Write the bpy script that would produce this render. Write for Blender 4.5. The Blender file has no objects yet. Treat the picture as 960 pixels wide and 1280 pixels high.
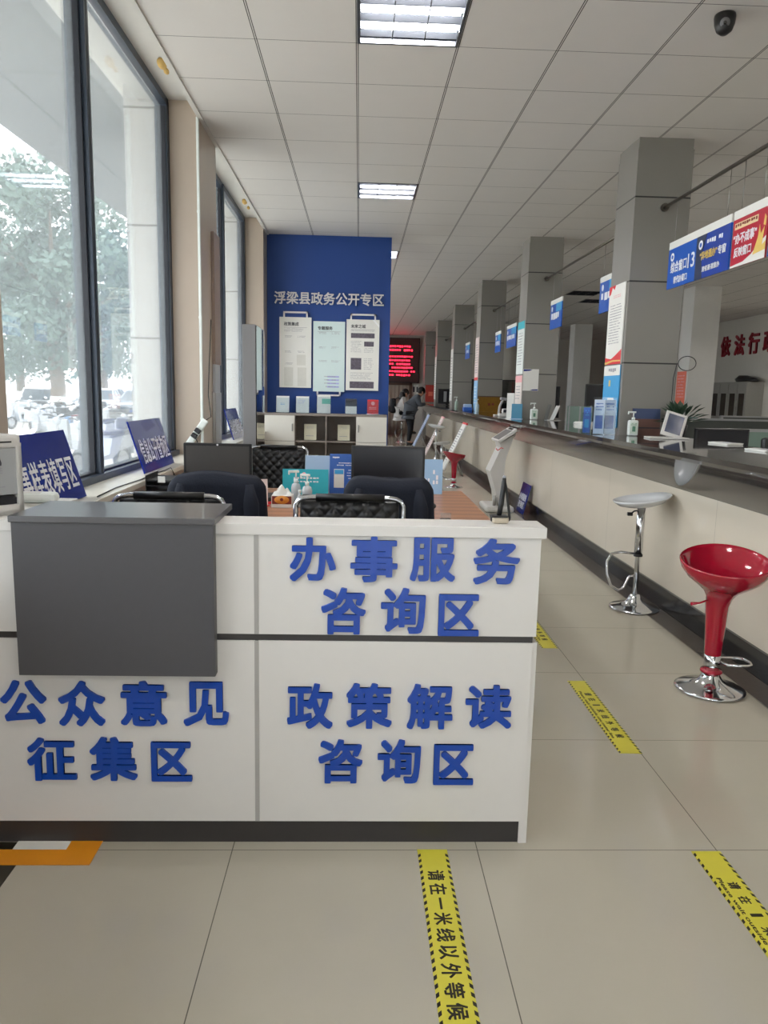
import bpy, bmesh, math, random
from mathutils import Vector, Matrix, Euler
PI = math.pi
rnd = random.Random(7)
sc = bpy.context.scene
C = bpy.data.collections.new('hall'); sc.collection.children.link(C)

# ------------------------------------------------------------------ camera, sky, sun, exposure
cam_d = bpy.data.cameras.new('camera'); cam = bpy.data.objects.new('camera', cam_d); C.objects.link(cam)
cam_d.sensor_fit = 'VERTICAL'; cam_d.sensor_height = 36.0; cam_d.lens = 36.0 * 938.8 / 1280.0
cam_d.clip_start = 0.05; cam_d.clip_end = 400
yaw, pitch, roll = (math.radians(a) for a in (2.0758, -9.0146, 1.2632))
_f = Vector((math.sin(yaw) * math.cos(pitch), math.cos(yaw) * math.cos(pitch), math.sin(pitch)))
_r = Vector((math.cos(yaw), -math.sin(yaw), 0)); _u = _r.cross(_f)
_r2 = _r * math.cos(roll) + _u * math.sin(roll); _u2 = -_r * math.sin(roll) + _u * math.cos(roll)
cam.matrix_world = Matrix(((_r2.x, _u2.x, -_f.x, 0), (_r2.y, _u2.y, -_f.y, 0), (_r2.z, _u2.z, -_f.z, 1.45), (0, 0, 0, 1)))
sc.camera = cam
W = bpy.data.worlds.new('sky'); sc.world = W; W.use_nodes = True
bg = W.node_tree.nodes['Background']; bg.inputs[0].default_value = (0.96, 0.97, 1.0, 1); bg.inputs[1].default_value = 3.0
sd = bpy.data.lights.new('sun', 'SUN'); sd.energy = 3.0; sd.angle = math.radians(2); sd.color = (1, .96, .9)
sun = bpy.data.objects.new('sun', sd); C.objects.link(sun)
sun.rotation_euler = Vector((0.42, -0.25, -1.0)).to_track_quat('-Z', 'Y').to_euler()
sc.view_settings.view_transform = 'Standard'; sc.view_settings.look = 'None'
sc.view_settings.gamma = 1.0; sc.view_settings.use_curve_mapping = False
sc.view_settings.exposure = 0.92
TUBE = 78.0          # strength of the fluorescent tubes

# ------------------------------------------------------------------ materials
def lin(h):
    if isinstance(h, str):
        h = h.lstrip('#'); c = [int(h[i:i + 2], 16) / 255 for i in (0, 2, 4)]
    else:
        c = h
    return tuple(x / 12.92 if x <= .04045 else ((x + .055) / 1.055) ** 2.4 for x in c)
MATS = {}
def mat(name, col='#808080', rough=.5, metal=0., var=.06, scale=18., coat=0., emit=0., trans=0., bump=0.):
    if name in MATS: return MATS[name]
    m = bpy.data.materials.new(name); m.use_nodes = True; MATS[name] = m
    nt = m.node_tree; b = nt.nodes['Principled BSDF']; c = lin(col)
    b.inputs['Roughness'].default_value = rough; b.inputs['Metallic'].default_value = metal
    b.inputs['Coat Weight'].default_value = coat; b.inputs['Transmission Weight'].default_value = trans
    tc = nt.nodes.new('ShaderNodeTexCoord'); no = nt.nodes.new('ShaderNodeTexNoise')
    no.inputs['Scale'].default_value = scale; no.inputs['Detail'].default_value = 4
    nt.links.new(tc.outputs['Object'], no.inputs['Vector'])
    mx = nt.nodes.new('ShaderNodeMix'); mx.data_type = 'RGBA'
    mx.inputs[6].default_value = tuple(x * (1 - var) for x in c) + (1,)
    mx.inputs[7].default_value = tuple(min(1, x * (1 + var)) for x in c) + (1,)
    nt.links.new(no.outputs['Fac'], mx.inputs[0]); nt.links.new(mx.outputs[2], b.inputs['Base Color'])
    if emit:
        b.inputs['Emission Color'].default_value = c + (1,); b.inputs['Emission Strength'].default_value = emit
    if bump:
        bp = nt.nodes.new('ShaderNodeBump'); bp.inputs['Strength'].default_value = bump; bp.inputs['Distance'].default_value = .01
        nt.links.new(no.outputs['Fac'], bp.inputs['Height']); nt.links.new(bp.outputs['Normal'], b.inputs['Normal'])
    return m
def grid_mat(name, col, line, ox, oy, px, py, wx, wy, rough=.5, axes='XY', var=.04, coat=0., scale=6., double=0.):
    """a surface with straight joints at regular spacing along two object axes"""
    m = mat(name, col, rough, 0, var, scale, coat); nt = m.node_tree; b = nt.nodes['Principled BSDF']
    old = b.inputs['Base Color'].links[0].from_socket
    geo = nt.nodes.new('ShaderNodeNewGeometry'); sx = nt.nodes.new('ShaderNodeSeparateXYZ')
    nt.links.new(geo.outputs['Position'], sx.inputs[0])
    def mth(op, a, bv=None):
        n = nt.nodes.new('ShaderNodeMath'); n.operation = op
        for i, v in enumerate((a, bv)):
            if v is None: continue
            if isinstance(v, (int, float)): n.inputs[i].default_value = v
            else: nt.links.new(v, n.inputs[i])
        return n.outputs[0]
    outs = []
    for ax, o, p, w in ((axes[0], ox, px, wx), (axes[1], oy, py, wy)):
        if not p: continue
        t = mth('FRACT', mth('DIVIDE', mth('SUBTRACT', sx.outputs[ax], o - p / 2), p))
        d = mth('MULTIPLY', mth('ABSOLUTE', mth('SUBTRACT', t, .5)), p)
        if double and ax == axes[0]:
            l = mth('MULTIPLY', mth('LESS_THAN', d, w), mth('GREATER_THAN', d, double))
        else:
            l = mth('LESS_THAN', d, w)
        outs.append(l)
    f = outs[0] if len(outs) == 1 else mth('MAXIMUM', outs[0], outs[1])
    mx = nt.nodes.new('ShaderNodeMix'); mx.data_type = 'RGBA'; mx.inputs[7].default_value = lin(line) + (1,)
    nt.links.new(f, mx.inputs[0]); nt.links.new(old, mx.inputs[6]); nt.links.new(mx.outputs[2], b.inputs['Base Color'])
    return m
def glass_mat(name, tint, veil, gloss=.03):
    m = bpy.data.materials.new(name); m.use_nodes = True; nt = m.node_tree; nt.nodes.clear(); MATS[name] = m
    out = nt.nodes.new('ShaderNodeOutputMaterial'); tr = nt.nodes.new('ShaderNodeBsdfTransparent'); tr.inputs[0].default_value = tint + (1,)
    tl = nt.nodes.new('ShaderNodeBsdfTranslucent'); tl.inputs[0].default_value = (.84, .93, .98, 1)  # made-up pale veil in the glass, imitating glare from outdoors
    no = nt.nodes.new('ShaderNodeTexNoise'); no.inputs['Scale'].default_value = 1.6; no.inputs['Detail'].default_value = 6
    mr = nt.nodes.new('ShaderNodeMapRange'); mr.inputs[3].default_value = veil * .6; mr.inputs[4].default_value = veil * 1.4
    nt.links.new(no.outputs['Fac'], mr.inputs[0])
    m1 = nt.nodes.new('ShaderNodeMixShader'); nt.links.new(mr.outputs[0], m1.inputs[0])
    nt.links.new(tr.outputs[0], m1.inputs[1]); nt.links.new(tl.outputs[0], m1.inputs[2])
    gl = nt.nodes.new('ShaderNodeBsdfGlossy'); gl.inputs['Roughness'].default_value = .02
    fr = nt.nodes.new('ShaderNodeLayerWeight'); fr.inputs[0].default_value = .12
    mm = nt.nodes.new('ShaderNodeMath'); mm.operation = 'MULTIPLY_ADD'; mm.inputs[1].default_value = .5; mm.inputs[2].default_value = gloss
    nt.links.new(fr.outputs['Fresnel'], mm.inputs[0])
    m2 = nt.nodes.new('ShaderNodeMixShader'); nt.links.new(mm.outputs[0], m2.inputs[0])
    nt.links.new(m1.outputs[0], m2.inputs[1]); nt.links.new(gl.outputs[0], m2.inputs[2]); nt.links.new(m2.outputs[0], out.inputs[0])
    return m

M_CEIL = grid_mat('ceiling panels', '#dddad6', '#3b3a37', -.045, 4.85, .6, .6, .0085, .0024, .55, double=.003, var=.02)
M_FLOOR = grid_mat('beige floor tile', '#b0aa9b', '#67635a', .405, 2.21, .785, .785, .0015, .0013, .13, var=.05, scale=2.2)
M_BEIGE = mat('beige wall stone', '#b3a494', .3, var=.05, scale=5)
M_EXT = grid_mat('pale outdoor tile', '#c8c6c0', '#6d6b66', 0, .98, 0, .86, 0, .008, .4, axes='XZ', var=.03)
M_SOFFIT = grid_mat('grey soffit panel', '#4f5457', '#34383a', 0, .4, 0, 1.2, 0, .012, .4, axes='XY', var=.03)
M_WHITE = mat('white laminate', '#cfccc7', .38, var=.015, scale=30)
M_PAINT = mat('white paint', '#d2d0cb', .6, var=.03)
M_CHAR = mat('charcoal laminate', '#48474a', .42, var=.05, scale=40)
M_BLACKB = mat('black base laminate', '#322f2e', .4, var=.06)
M_BLUEL = mat('blue acrylic', '#083f9e', .25, var=.03)
M_FRAME = mat('slate window frame', '#3c4654', .35, .2, var=.05)
M_GASKET = mat('dark gasket', '#23262e', .5)
M_MARBLE = mat('pale sill marble', '#d9d5c8', .25, var=.06, scale=9)
M_PILLAR = grid_mat('grey pillar cladding', '#86837d', '#2c2b29', 0, .43, 0, .655, 0, .006, .38, axes='XZ', var=.025, scale=4)
M_STONE = mat('dark polished granite', '#3d3a38', .06, var=.16, scale=70, coat=.4)
M_FASCIA = mat('dark polished fascia', '#474442', .05, var=.10, scale=40, coat=.5)
M_CREAM = grid_mat('cream counter panel', '#d4cab9', '#a0968a', 0, 6.3, 0, 1.93, 0, .0015, .12, axes='XY', var=.04, scale=3)
M_BLACKS = mat('black stone', '#1d1c1d', .12, var=.12, scale=40)
M_BORDER = mat('granite with brown reflection', '#5b524a', .12, var=.15, scale=60)  # dark granite; the brown of its beige reflection is painted in
M_CHROME = mat('chrome', '#d8dadd', .09, 1, var=.02)
M_ROD = mat('dark steel rod', '#67625a', .35, .8)
M_STEEL = mat('brushed steel', '#a8a6a2', .3, 1, var=.08, scale=60)
M_RED = mat('red lacquer', '#a5102b', .12, var=.04, coat=.6)
M_WSEAT = mat('white glossy seat', '#d8dadb', .12, var=.02, coat=.5)
M_BLACK = mat('black plastic', '#151516', .4, var=.1)
M_SCREEN = mat('switched off screen', '#26262a', .22, var=.04)
M_LEATHER = mat('black leatherette', '#1b1b1d', .38, var=.12, scale=60)
M_NAVY = mat('navy cloth', '#0d1424', .85, var=.18, scale=90, bump=.2)
M_WOOD = grid_mat('orange brown wood', '#b07f5e', '#9a6c50', 0, .03, 0, .14, 0, .03, .3, axes='XY', var=.12, scale=8)
M_WALLBLUE = mat('blue partition paint', '#123e86', .5, var=.03, scale=3)
M_SILVER = mat('silver letter', '#d9d6d8', .4, .1, var=.03)
M_PAPER = mat('white paper', '#e2e1db', .6, var=.02)
M_PAPERB = mat('pale mint paper', '#cfe0df', .55, var=.02)
M_INK = mat('dark print', '#3a3a40', .6, var=.2, scale=120)
M_INKG = mat('grey print', '#9c9aa0', .6, var=.2, scale=120)
M_LILAC = mat('lilac print', '#aab1dd', .6)
M_PHOTO = mat('photo print', '#5b5460', .5, var=.75, scale=55)
M_YEL = mat('yellow tape', '#cbc240', .35, var=.05)
M_TAPEB = mat('black tape print', '#242015', .4)
M_ORANGE = mat('orange tape', '#dd8f1f', .35, var=.05)
M_SIGNB = mat('blue sign board', '#172a85', .16, var=.04, coat=.3)
M_SIGNB2 = mat('bright blue sign', '#1557b8', .3, var=.1)
M_SIGNR = mat('red sign', '#b3142f', .3, var=.08)
M_TEXT = mat('white sign print', '#e9e9ee', .45, var=.02)
M_GOLD = mat('gold print', '#e0bf62', .4)
M_CAB = mat('pale grey cabinet', '#d6d2c8', .45, var=.02)
M_CABB = mat('taupe cabinet board', '#8a8078', .5, var=.05)
M_BOOK = mat('cream booklet', '#d6d0b6', .6)
M_ACR = mat('clear acrylic', '#dfe9ee', .08, trans=.85, var=.01)
M_TEAL = mat('teal board', '#2fb3c4', .35, var=.03)
M_SKYB = mat('pale blue board', '#a9bfd8', .3, var=.03)
M_MIDB = mat('mid blue board', '#2f5fb0', .35, var=.06)
M_LIGHTB = mat('light blue acrylic', '#8fb4d8', .25, var=.03)
M_GREYK = mat('grey kiosk metal', '#a2a3a6', .35, .2, var=.02)
M_GLOSSB = mat('black glass', '#0b0b0d', .03, var=.02, coat=1)
M_BROWN = mat('brown door wood', '#5a4236', .5, var=.1)
M_CURT = mat('beige curtain', '#b3a597', .7, var=.05)
M_LEDB = mat('dark red led panel', '#4b302d', .5)
M_LED = mat('red led', '#ff2038', .5, emit=3.0)
M_LEDH = mat('red glow led', '#ff2a40', .5, emit=2.2)
M_TUBE = mat('lit tube', '#fffaf6', .4, emit=TUBE)
M_REFL = mat('lamp reflector', '#50545b', .3, .7, var=.02)
M_LEAF = mat('leaf green', '#5d7468', .6, var=.35, scale=1.5)
M_LEAF2 = mat('deep leaf green', '#4f6b66', .6, var=.35, scale=1.5)
M_BARK = mat('bark', '#7d7266', .9, var=.2, scale=10, bump=.5)
M_GROUND = mat('pale paving', '#b9b5ad', .8, var=.08, scale=1)
M_CARW = mat('white car paint', '#e4e6e8', .2, coat=.5)
M_CARG = mat('green car paint', '#4f6a5c', .25, coat=.5)
M_CARS = mat('silver car paint', '#b3b8be', .25, .3, coat=.5)
M_TYRE = mat('tyre rubber', '#2a2a2b', .8)
M_CARGL = mat('car glass', '#3b464e', .1)
M_TAIL = mat('red lamp lens', '#c03030', .2)
M_SKIN = mat('skin', '#b98a70', .55, var=.04)
M_HAIR = mat('dark hair', '#1a1413', .6, var=.2, scale=80)
M_GREYC = mat('grey jacket cloth', '#53565c', .85, var=.1, scale=60)
M_DARKC = mat('black cloth', '#1c1b20', .85, var=.1, scale=60)
M_WHITEC = mat('white cloth', '#cfcac6', .8, var=.05, scale=60)
M_SOAPW = mat('white bottle plastic', '#dfe5e0', .3, var=.02)
M_CLEARB = mat('frosted bottle', '#d5dde2', .2, trans=.4, var=.02)
M_GREENL = mat('green bottle print', '#5d8a72', .5)
M_PLANT = mat('plant leaf', '#2c4230', .5, var=.3, scale=20)
M_OFFW = mat('pale office wall', '#c9c5bc', .7, var=.03)  # one even off-white for the inner walls
M_REDTXT = mat('dark red letters', '#8e1626', .4, var=.04)
M_PINK = mat('pink print', '#e7a9ac', .5, var=.1)
M_REDP = mat('red print', '#d8333a', .45, var=.1)
M_ORP = mat('orange print', '#e2735a', .5, var=.15)
M_CYAN = mat('cyan print', '#3d9fd6', .4, var=.06)
M_BROWNB = mat('bronze plaque', '#8a6420', .35, .5, var=.25, scale=25)
M_SUNSET = mat('sunset picture', '#6d4f47', .3, var=.5, scale=9)
M_FOAM = mat('yellow foam', '#c9a765', .9, var=.2, scale=30)
M_PLAQ = mat('brown grey plaque', '#8c7a70', .5, var=.12, scale=30)
M_GREENG = mat('green tinted panel', '#7d9389', .25, var=.04)
M_BEIGEP = mat('beige moulded base', '#b9ad98', .45, var=.03)
M_MAROON = mat('maroon print', '#7a2a20', .5)
M_ORTIS = mat('orange oval print', '#e0923a', .5)
M_GLASS = glass_mat('veiled window glass', (.915, .94, .95), .08)
M_CLEAR = glass_mat('clear screen', (.9, .93, .95), .02)

# ------------------------------------------------------------------ mesh builder
class MB:
    def __init__(s): s.v = []; s.f = []; s.mi = []; s.cur = 0; s.sm = []; s.smooth = False
    def _add(s, vs, fs):
        n = len(s.v); s.v += [Vector(p) for p in vs]
        for f in fs: s.f.append([n + i for i in f]); s.mi.append(s.cur); s.sm.append(s.smooth)
        return s
    def m(s, i): s.cur = i; return s
    def mark(s): return len(s.v)
    def xf(s, mk, M):
        for i in range(mk, len(s.v)): s.v[i] = M @ s.v[i]
        return s
    def box(s, x0, x1, y0, y1, z0, z1, b=0.):
        if b <= 0:
            vs = [(x, y, z) for x in (x0, x1) for y in (y0, y1) for z in (z0, z1)]
            return s._add(vs, [(0, 1, 3, 2), (4, 6, 7, 5), (0, 4, 5, 1), (2, 3, 7, 6), (0, 2, 6, 4), (1, 5, 7, 3)])
        bm = bmesh.new(); bmesh.ops.create_cube(bm, size=1)
        for v in bm.verts: v.co = Vector(((x0 + x1) / 2 + v.co.x * (x1 - x0), (y0 + y1) / 2 + v.co.y * (y1 - y0), (z0 + z1) / 2 + v.co.z * (z1 - z0)))
        bmesh.ops.bevel(bm, geom=bm.edges[:], offset=min(b, .49 * min(abs(x1 - x0), abs(y1 - y0), abs(z1 - z0))), segments=2, affect='EDGES', profile=.5)
        bm.verts.index_update(); s._add([v.co for v in bm.verts], [[v.index for v in f.verts] for f in bm.faces]); bm.free(); return s
    def poly(s, pts): return s._add(pts, [list(range(len(pts)))])
    def prism(s, pts, axis, a, b):
        """2D outline swept along an axis: axis 'X': (y,z), 'Y': (x,z), 'Z': (x,y)"""
        def P(p, t): return {'X': (t, p[0], p[1]), 'Y': (p[0], t, p[1]), 'Z': (p[0], p[1], t)}[axis]
        n = len(pts); vs = [P(p, a) for p in pts] + [P(p, b) for p in pts]
        fs = [list(range(n))[::-1], list(range(n, 2 * n))] + [(i, (i + 1) % n, n + (i + 1) % n, n + i) for i in range(n)]
        return s._add(vs, fs)
    def tube(s, pts, r, n=8, closed=False, caps=True):
        pts = [Vector(p) for p in pts]; k = len(pts); rr = r if isinstance(r, (list, tuple)) else [r] * k
        vs = []; fs = []; old = s.smooth; up = None
        for i, p in enumerate(pts):
            if closed: d = pts[(i + 1) % k] - pts[i - 1]
            else: d = pts[min(i + 1, k - 1)] - pts[max(i - 1, 0)]
            d.normalize()
            if up is None:
                a = Vector((0, 0, 1)) if abs(d.z) < .9 else Vector((1, 0, 0)); up = d.cross(a).normalized()
            up = (up - d * up.dot(d)).normalized(); w = d.cross(up)
            for j in range(n):
                t = 2 * PI * j / n; vs.append(p + (up * math.cos(t) + w * math.sin(t)) * rr[i])
        for i in range(k if closed else k - 1):
            for j in range(n):
                a, b = i * n + j, i * n + (j + 1) % n; c, d2 = ((i + 1) % k) * n + (j + 1) % n, ((i + 1) % k) * n + j
                fs.append((a, b, c, d2))
        s.smooth = True; s._add(vs, fs); s.smooth = old
        if caps and not closed:
            m = len(s.v) - len(vs); s.f.append([m + j for j in range(n)][::-1]); s.f.append([m + (k - 1) * n + j for j in range(n)])
            s.mi += [s.cur] * 2; s.sm += [False] * 2
        return s
    def cyl(s, p0, p1, r0, r1=None, n=16): return s.tube([p0, p1], [r0, r0 if r1 is None else r1], n)
    def lathe(s, prof, c=(0, 0, 0), n=28, fn=None):
        """profile (r, z) turned round the vertical through c; fn may move each point"""
        c = Vector(c); vs = []; fs = []; k = len(prof)
        for (r, z) in prof:
            for j in range(n):
                t = 2 * PI * j / n; p = Vector((r * math.cos(t), r * math.sin(t), z)); vs.append(c + (fn(p) if fn else p))
        for i in range(k - 1):
            for j in range(n): fs.append((i * n + j, i * n + (j + 1) % n, (i + 1) * n + (j + 1) % n, (i + 1) * n + j))
        old = s.smooth; s.smooth = True; s._add(vs, fs); s.smooth = old; return s
    def ball(s, c, r, nu=16, nv=10):
        r = r if isinstance(r, (tuple, list)) else (r, r, r)
        prof = [(math.sin(PI * i / nv), -math.cos(PI * i / nv)) for i in range(nv + 1)]
        return s.lathe(prof, c, nu, lambda p: Vector((p.x * r[0], p.y * r[1], p.z * r[2])))
    def grid(s, fn, nu, nv):
        vs = [fn(i / nu, j / nv) for i in range(nu + 1) for j in range(nv + 1)]
        fs = [(i * (nv + 1) + j, (i + 1) * (nv + 1) + j, (i + 1) * (nv + 1) + j + 1, i * (nv + 1) + j + 1) for i in range(nu) for j in range(nv)]
        old = s.smooth; s.smooth = True; s._add(vs, fs); s.smooth = old; return s
    def build(s, name, mats, parent=None, loc=None, rot=None, solid=0.):
        me = bpy.data.meshes.new(name); me.from_pydata([tuple(v) for v in s.v], [], s.f)
        for m_ in (mats if isinstance(mats, (list, tuple)) else [mats]): me.materials.append(m_)
        me.polygons.foreach_set('material_index', s.mi); me.polygons.foreach_set('use_smooth', s.sm)
        bm = bmesh.new(); bm.from_mesh(me); bmesh.ops.remove_doubles(bm, verts=bm.verts, dist=1e-5)
        bmesh.ops.recalc_face_normals(bm, faces=bm.faces[:]); bm.to_mesh(me); bm.free(); me.update()
        o = bpy.data.objects.new(name, me); C.objects.link(o)
        if parent: o.parent = parent
        if loc: o.location = loc
        if rot: o.rotation_euler = rot
        if solid:
            md = o.modifiers.new('thickness', 'SOLIDIFY'); md.thickness = solid; md.offset = 0
        return o
def thing(name, label, cat, loc=(0, 0, 0), rot=(0, 0, 0), group=None):
    o = bpy.data.objects.new(name, None); C.objects.link(o); o.location = loc; o.empty_display_size = .1
    o.rotation_euler = rot if isinstance(rot, (tuple, list)) else (0, 0, rot)
    return tag(o, label, cat, group)
def tag(o, label, cat, group=None):
    o['label'] = label; o['category'] = cat
    if group: o['group'] = group
    return o
def struct(o): o['kind'] = 'structure'; return o
def dup(root, loc=None, rot=None, label=None, group=None):
    def cp(o, par):
        c = o.copy(); C.objects.link(c)
        if par: c.parent = par
        for ch in o.children: cp(ch, c)
        return c
    r = cp(root, None)
    if loc is not None: r.location = loc
    if rot is not None: r.rotation_euler = rot if isinstance(rot, (tuple, list)) else (0, 0, rot)
    if label: r['label'] = label
    if group: r['group'] = group
    return r

# ------------------------------------------------------------------ writing
_cu = bpy.data.curves.new('writing', 'FONT'); _to = bpy.data.objects.new('writing', _cu); sc.collection.objects.link(_to)
_cu.align_x = 'LEFT'; _cu.resolution_u = 3
_gl = {}
def glyphs(body, bold, spacing=1.):
    k = (body, bold, spacing)
    if k not in _gl:
        _cu.body = body; _cu.offset = 0; _cu.extrude = .5; _cu.space_character = spacing
        bpy.context.view_layer.update(); dg = bpy.context.evaluated_depsgraph_get()
        me = _to.evaluated_get(dg).to_mesh()
        v0 = [v.co.copy() for v in me.vertices]; f0 = [list(p.vertices) for p in me.polygons]; _to.evaluated_get(dg).to_mesh_clear()
        vs = []; fs = []; n = 12 if bold >= .025 else 8 if bold >= .015 else 4
        for i in range(n):                                   # heavier strokes: the outline spread outwards
            a = 2 * PI * (i + .5) / n; k0 = len(vs); q = Vector((math.cos(a), math.sin(a), 0)) * bold * (1 / max(abs(math.cos(a)), abs(math.sin(a)))) ** .6
            vs += [v + q - Vector((0, 0, .004 * i if v.z > 0 else 0)) for v in v0]; fs += [[k0 + j for j in f] for f in f0]
        x0, x1 = min(v.x for v in vs), max(v.x for v in vs); y0, y1 = min(v.y for v in vs), max(v.y for v in vs)
        _gl[k] = ([((v.x - x0) / (x1 - x0) - .5, (v.y - y0) / (y1 - y0) - .5, v.z + .5) for v in vs], fs, (x1 - x0) / (y1 - y0))
    return _gl[k]
def lettering(parent, body, m, c, w, h, right=(1, 0, 0), up=(0, 0, 1), depth=.002, bold=.02, name='lettering', spacing=1.):
    vs, fs, asp = glyphs(body, bold, spacing); R = Vector(right); U = Vector(up); N = R.cross(U); c = Vector(c)
    if w is None: w = h * asp
    me = bpy.data.meshes.new(name); me.from_pydata([tuple(c + R * (x * w) + U * (y * h) + N * (z * depth)) for x, y, z in vs], [], fs)
    me.materials.append(m); o = bpy.data.objects.new(name, me); C.objects.link(o)
    if parent: o.parent = parent
    return o
def lines(mb, x0, x1, z1, z0, n, y, th=.35, rag=.35, chunk=None):
    """rows of small print too fine to read, as thin raised strips facing -Y"""
    dz = (z1 - z0) / n
    for i in range(n):
        zt = z1 - i * dz; xe = x1 - (x1 - x0) * rnd.random() * rag; x = x0
        if chunk is None: mb.box(x0, xe, y - .0012, y, zt - dz * th, zt)
        else:
            while x < xe:
                wd = chunk * (.55 + .3 * rnd.random())
                if rnd.random() < .88: mb.box(x, x + wd, y - .0012, y, zt - dz * th * (.7 + .3 * rnd.random()), zt)
                x += chunk
    return mb
def frect(parent, name, m, x0, x1, z0, z1, y, t=.0012):
    return MB().box(x0, x1, y - t, y, z0, z1).build(name, m, parent)

# ------------------------------------------------------------------ the setting
X_W, X_G, Z_C, Y_B, Y_F, X_R = -1.26, -1.51, 3.5, -6.0, 27.5, 9.6
BAYS = [(-5.3, -1.75), (-1.1, 2.44), (2.76, 6.2), (6.87, 10.1), (10.75, 13.95), (14.6, 17.8), (18.45, 21.65), (22.3, 25.5)]
struct(MB().box(X_G - .4, X_R + .2, Y_B - .2, Y_F + .2, -.12, 0).build('floor', M_FLOOR))
FIX = [(0, -1), (0, 5), (0, 11), (0, 17), (0, -7), (0, -13), (7, -1), (7, 5), (7, -7), (7, -13), (7, 17), (8, 19), (14, -1), (14, 5), (14, 11), (14, 17), (14, -7)]     # cells holding a light; unseen rightmost column added to brighten the office
cb = MB(); nx0, nx1 = -3, 18
for ix in range(nx0, nx1):
    for iy in range(-19, 39):
        if (ix, iy) in FIX: continue
        x0 = max(-.045 + .6 * ix, X_W); x1 = min(-.045 + .6 * (ix + 1), X_R); y0 = max(4.85 + .6 * iy, Y_B); y1 = min(4.85 + .6 * (iy + 1), Y_F)
        if x1 > x0 and y1 > y0: cb.box(x0, x1, y0, y1, Z_C, Z_C + .012)
ceil = struct(cb.build('ceiling', M_CEIL))
struct(MB().box(X_G - .4, X_R + .2, Y_B - .2, Y_F + .2, 3.72, 3.8).build('ceiling_slab', M_PAINT))
struct(MB().box(X_W - .004, X_W + .03, Y_B, Y_F, Z_C - .012, Z_C + .03).box(X_W - .012, X_W, Y_B, Y_F, Z_C - .002, Z_C + .22).build('trim_1', M_PAINT))
# left wall: low wall under the windows, pilasters between them, head above them
wl = MB().box(X_G - .2, X_W, Y_B, Y_F, 0, .885)
ye = [Y_B] + [y for b in BAYS for y in b] + [Y_F]
for a, b in zip(ye[0::2], ye[1::2]): wl.box(X_G - .03, X_W, a, b, .885, 3.62)
struct(MB().box(X_G - .2, X_W - .012, Y_B, Y_F, 3.62, 3.719).build('trim_3', M_PAINT))
struct(wl.build('wall_left', M_BEIGE))
we = MB()
for a, b in zip(ye[0::2], ye[1::2]): we.box(-1.83, X_G - .03, a, b, -.1, 3.95)
we.box(X_G - .2, X_G - .05, Y_B, Y_F, 3.6, 3.95).box(X_G - .32, X_G - .2, Y_B, Y_F, -.1, .86)
struct(we.build('wall_outer', M_EXT))
struct(MB().box(-3.53, X_G - .2, Y_B - 2, Y_F, 3.95, 4.5).build('trim_2', M_SOFFIT))
for i, (a, b) in enumerate(BAYS):
    w = MB(); g = .0
    for y0, y1 in ((a, a + .06), (b - .07, b)): w.box(X_G - .07, X_G + .02, y0, y1, .9, 3.62)
    w.box(X_G - .07, X_G + .05, a, b, .885, .955).box(X_G - .07, X_G + .02, a, b, 3.565, 3.62)
    ym = a + 1.62
    w.box(X_G - .07, X_G + .035, ym - .03, ym + .03, .9, 3.6)
    wo = struct(w.build('window_%d' % (i + 1), M_FRAME))
    k = MB()
    for (p, q) in ((a + .06, ym - .04), (ym + .04, b - .07)):
        k.box(X_G - .05, X_G + .01, p, p + .012, .955, 3.55).box(X_G - .05, X_G + .01, q - .012, q, .955, 3.55).box(X_G - .05, X_G + .01, p, q, .955, .967)
    k.box(X_G + .0352, X_G + .0372, ym - .01, ym + .01, .9, 3.6).box(X_G + .0202, X_G + .0222, b - .022, b - .002, .9, 3.6)
    k.build('gasket', M_GASKET, wo)
    MB().box(X_G - .025, X_G - .019, a + .06, ym - .04, .955, 3.55).build('pane', M_GLASS, wo)
    MB().box(X_G - .025, X_G - .019, ym + .04, b - .07, .955, 3.55).build('pane', M_GLASS, wo)
    MB().box(X_G + .05, X_W + .028, a - .0, b, .886, .918, .004).build('sill', M_MARBLE, wo)
struct(MB().box(X_W - .25, -.7, Y_B - .2, Y_B, 0, 3.72).box(4.6, X_R + .2, Y_B - .2, Y_B, 0, 3.72).box(-.7, 4.6, Y_B - .2, Y_B, 3.0, 3.72).build('wall_back', M_OFFW))
# unseen glazed entrance, added behind the camera so daylight reaches the desk front
en = MB()
for x in (-.7, .6, 1.92, 3.24, 4.54): en.box(x, x + .06, Y_B - .14, Y_B - .06, 0, 3.0)
en.box(-.7, 4.6, Y_B - .14, Y_B - .06, 2.94, 3.0).box(-.7, 4.6, Y_B - .14, Y_B - .06, 2.3, 2.35).box(-.7, 4.6, Y_B - .14, Y_B - .06, 0, .05)
eo = struct(en.build('window_9', M_FRAME))
for x in (-.64, .66, 1.98, 3.30): MB().box(x, x + 1.26, Y_B - .105, Y_B - .095, .05, 2.3).box(x, x + 1.26, Y_B - .105, Y_B - .095, 2.35, 2.94).build('pane', M_GLASS, eo)
struct(MB().box(-90, 90, -60, Y_B - .42, -.3, -.15).build('ground_added_entrance', M_GROUND))
struct(MB().box(X_R, X_R + .2, Y_B - .2, Y_F + .2, 0, 3.72).build('wall_right', M_OFFW))
struct(MB().box(X_W - .25, X_R + .2, Y_F, Y_F + .2, 0, 3.72).build('wall_far', M_OFFW))
# free-standing blue partition across the left side of the hall
bw = struct(MB().box(X_W + .002, .405, 10.47, 10.62, .0, Z_C).build('wall_partition', M_WALLBLUE))
lettering(bw, '浮梁县政务公开专区', M_SILVER, (-.423, 10.47, 2.685), 1.475, .165, depth=.02, bold=.018)
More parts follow.
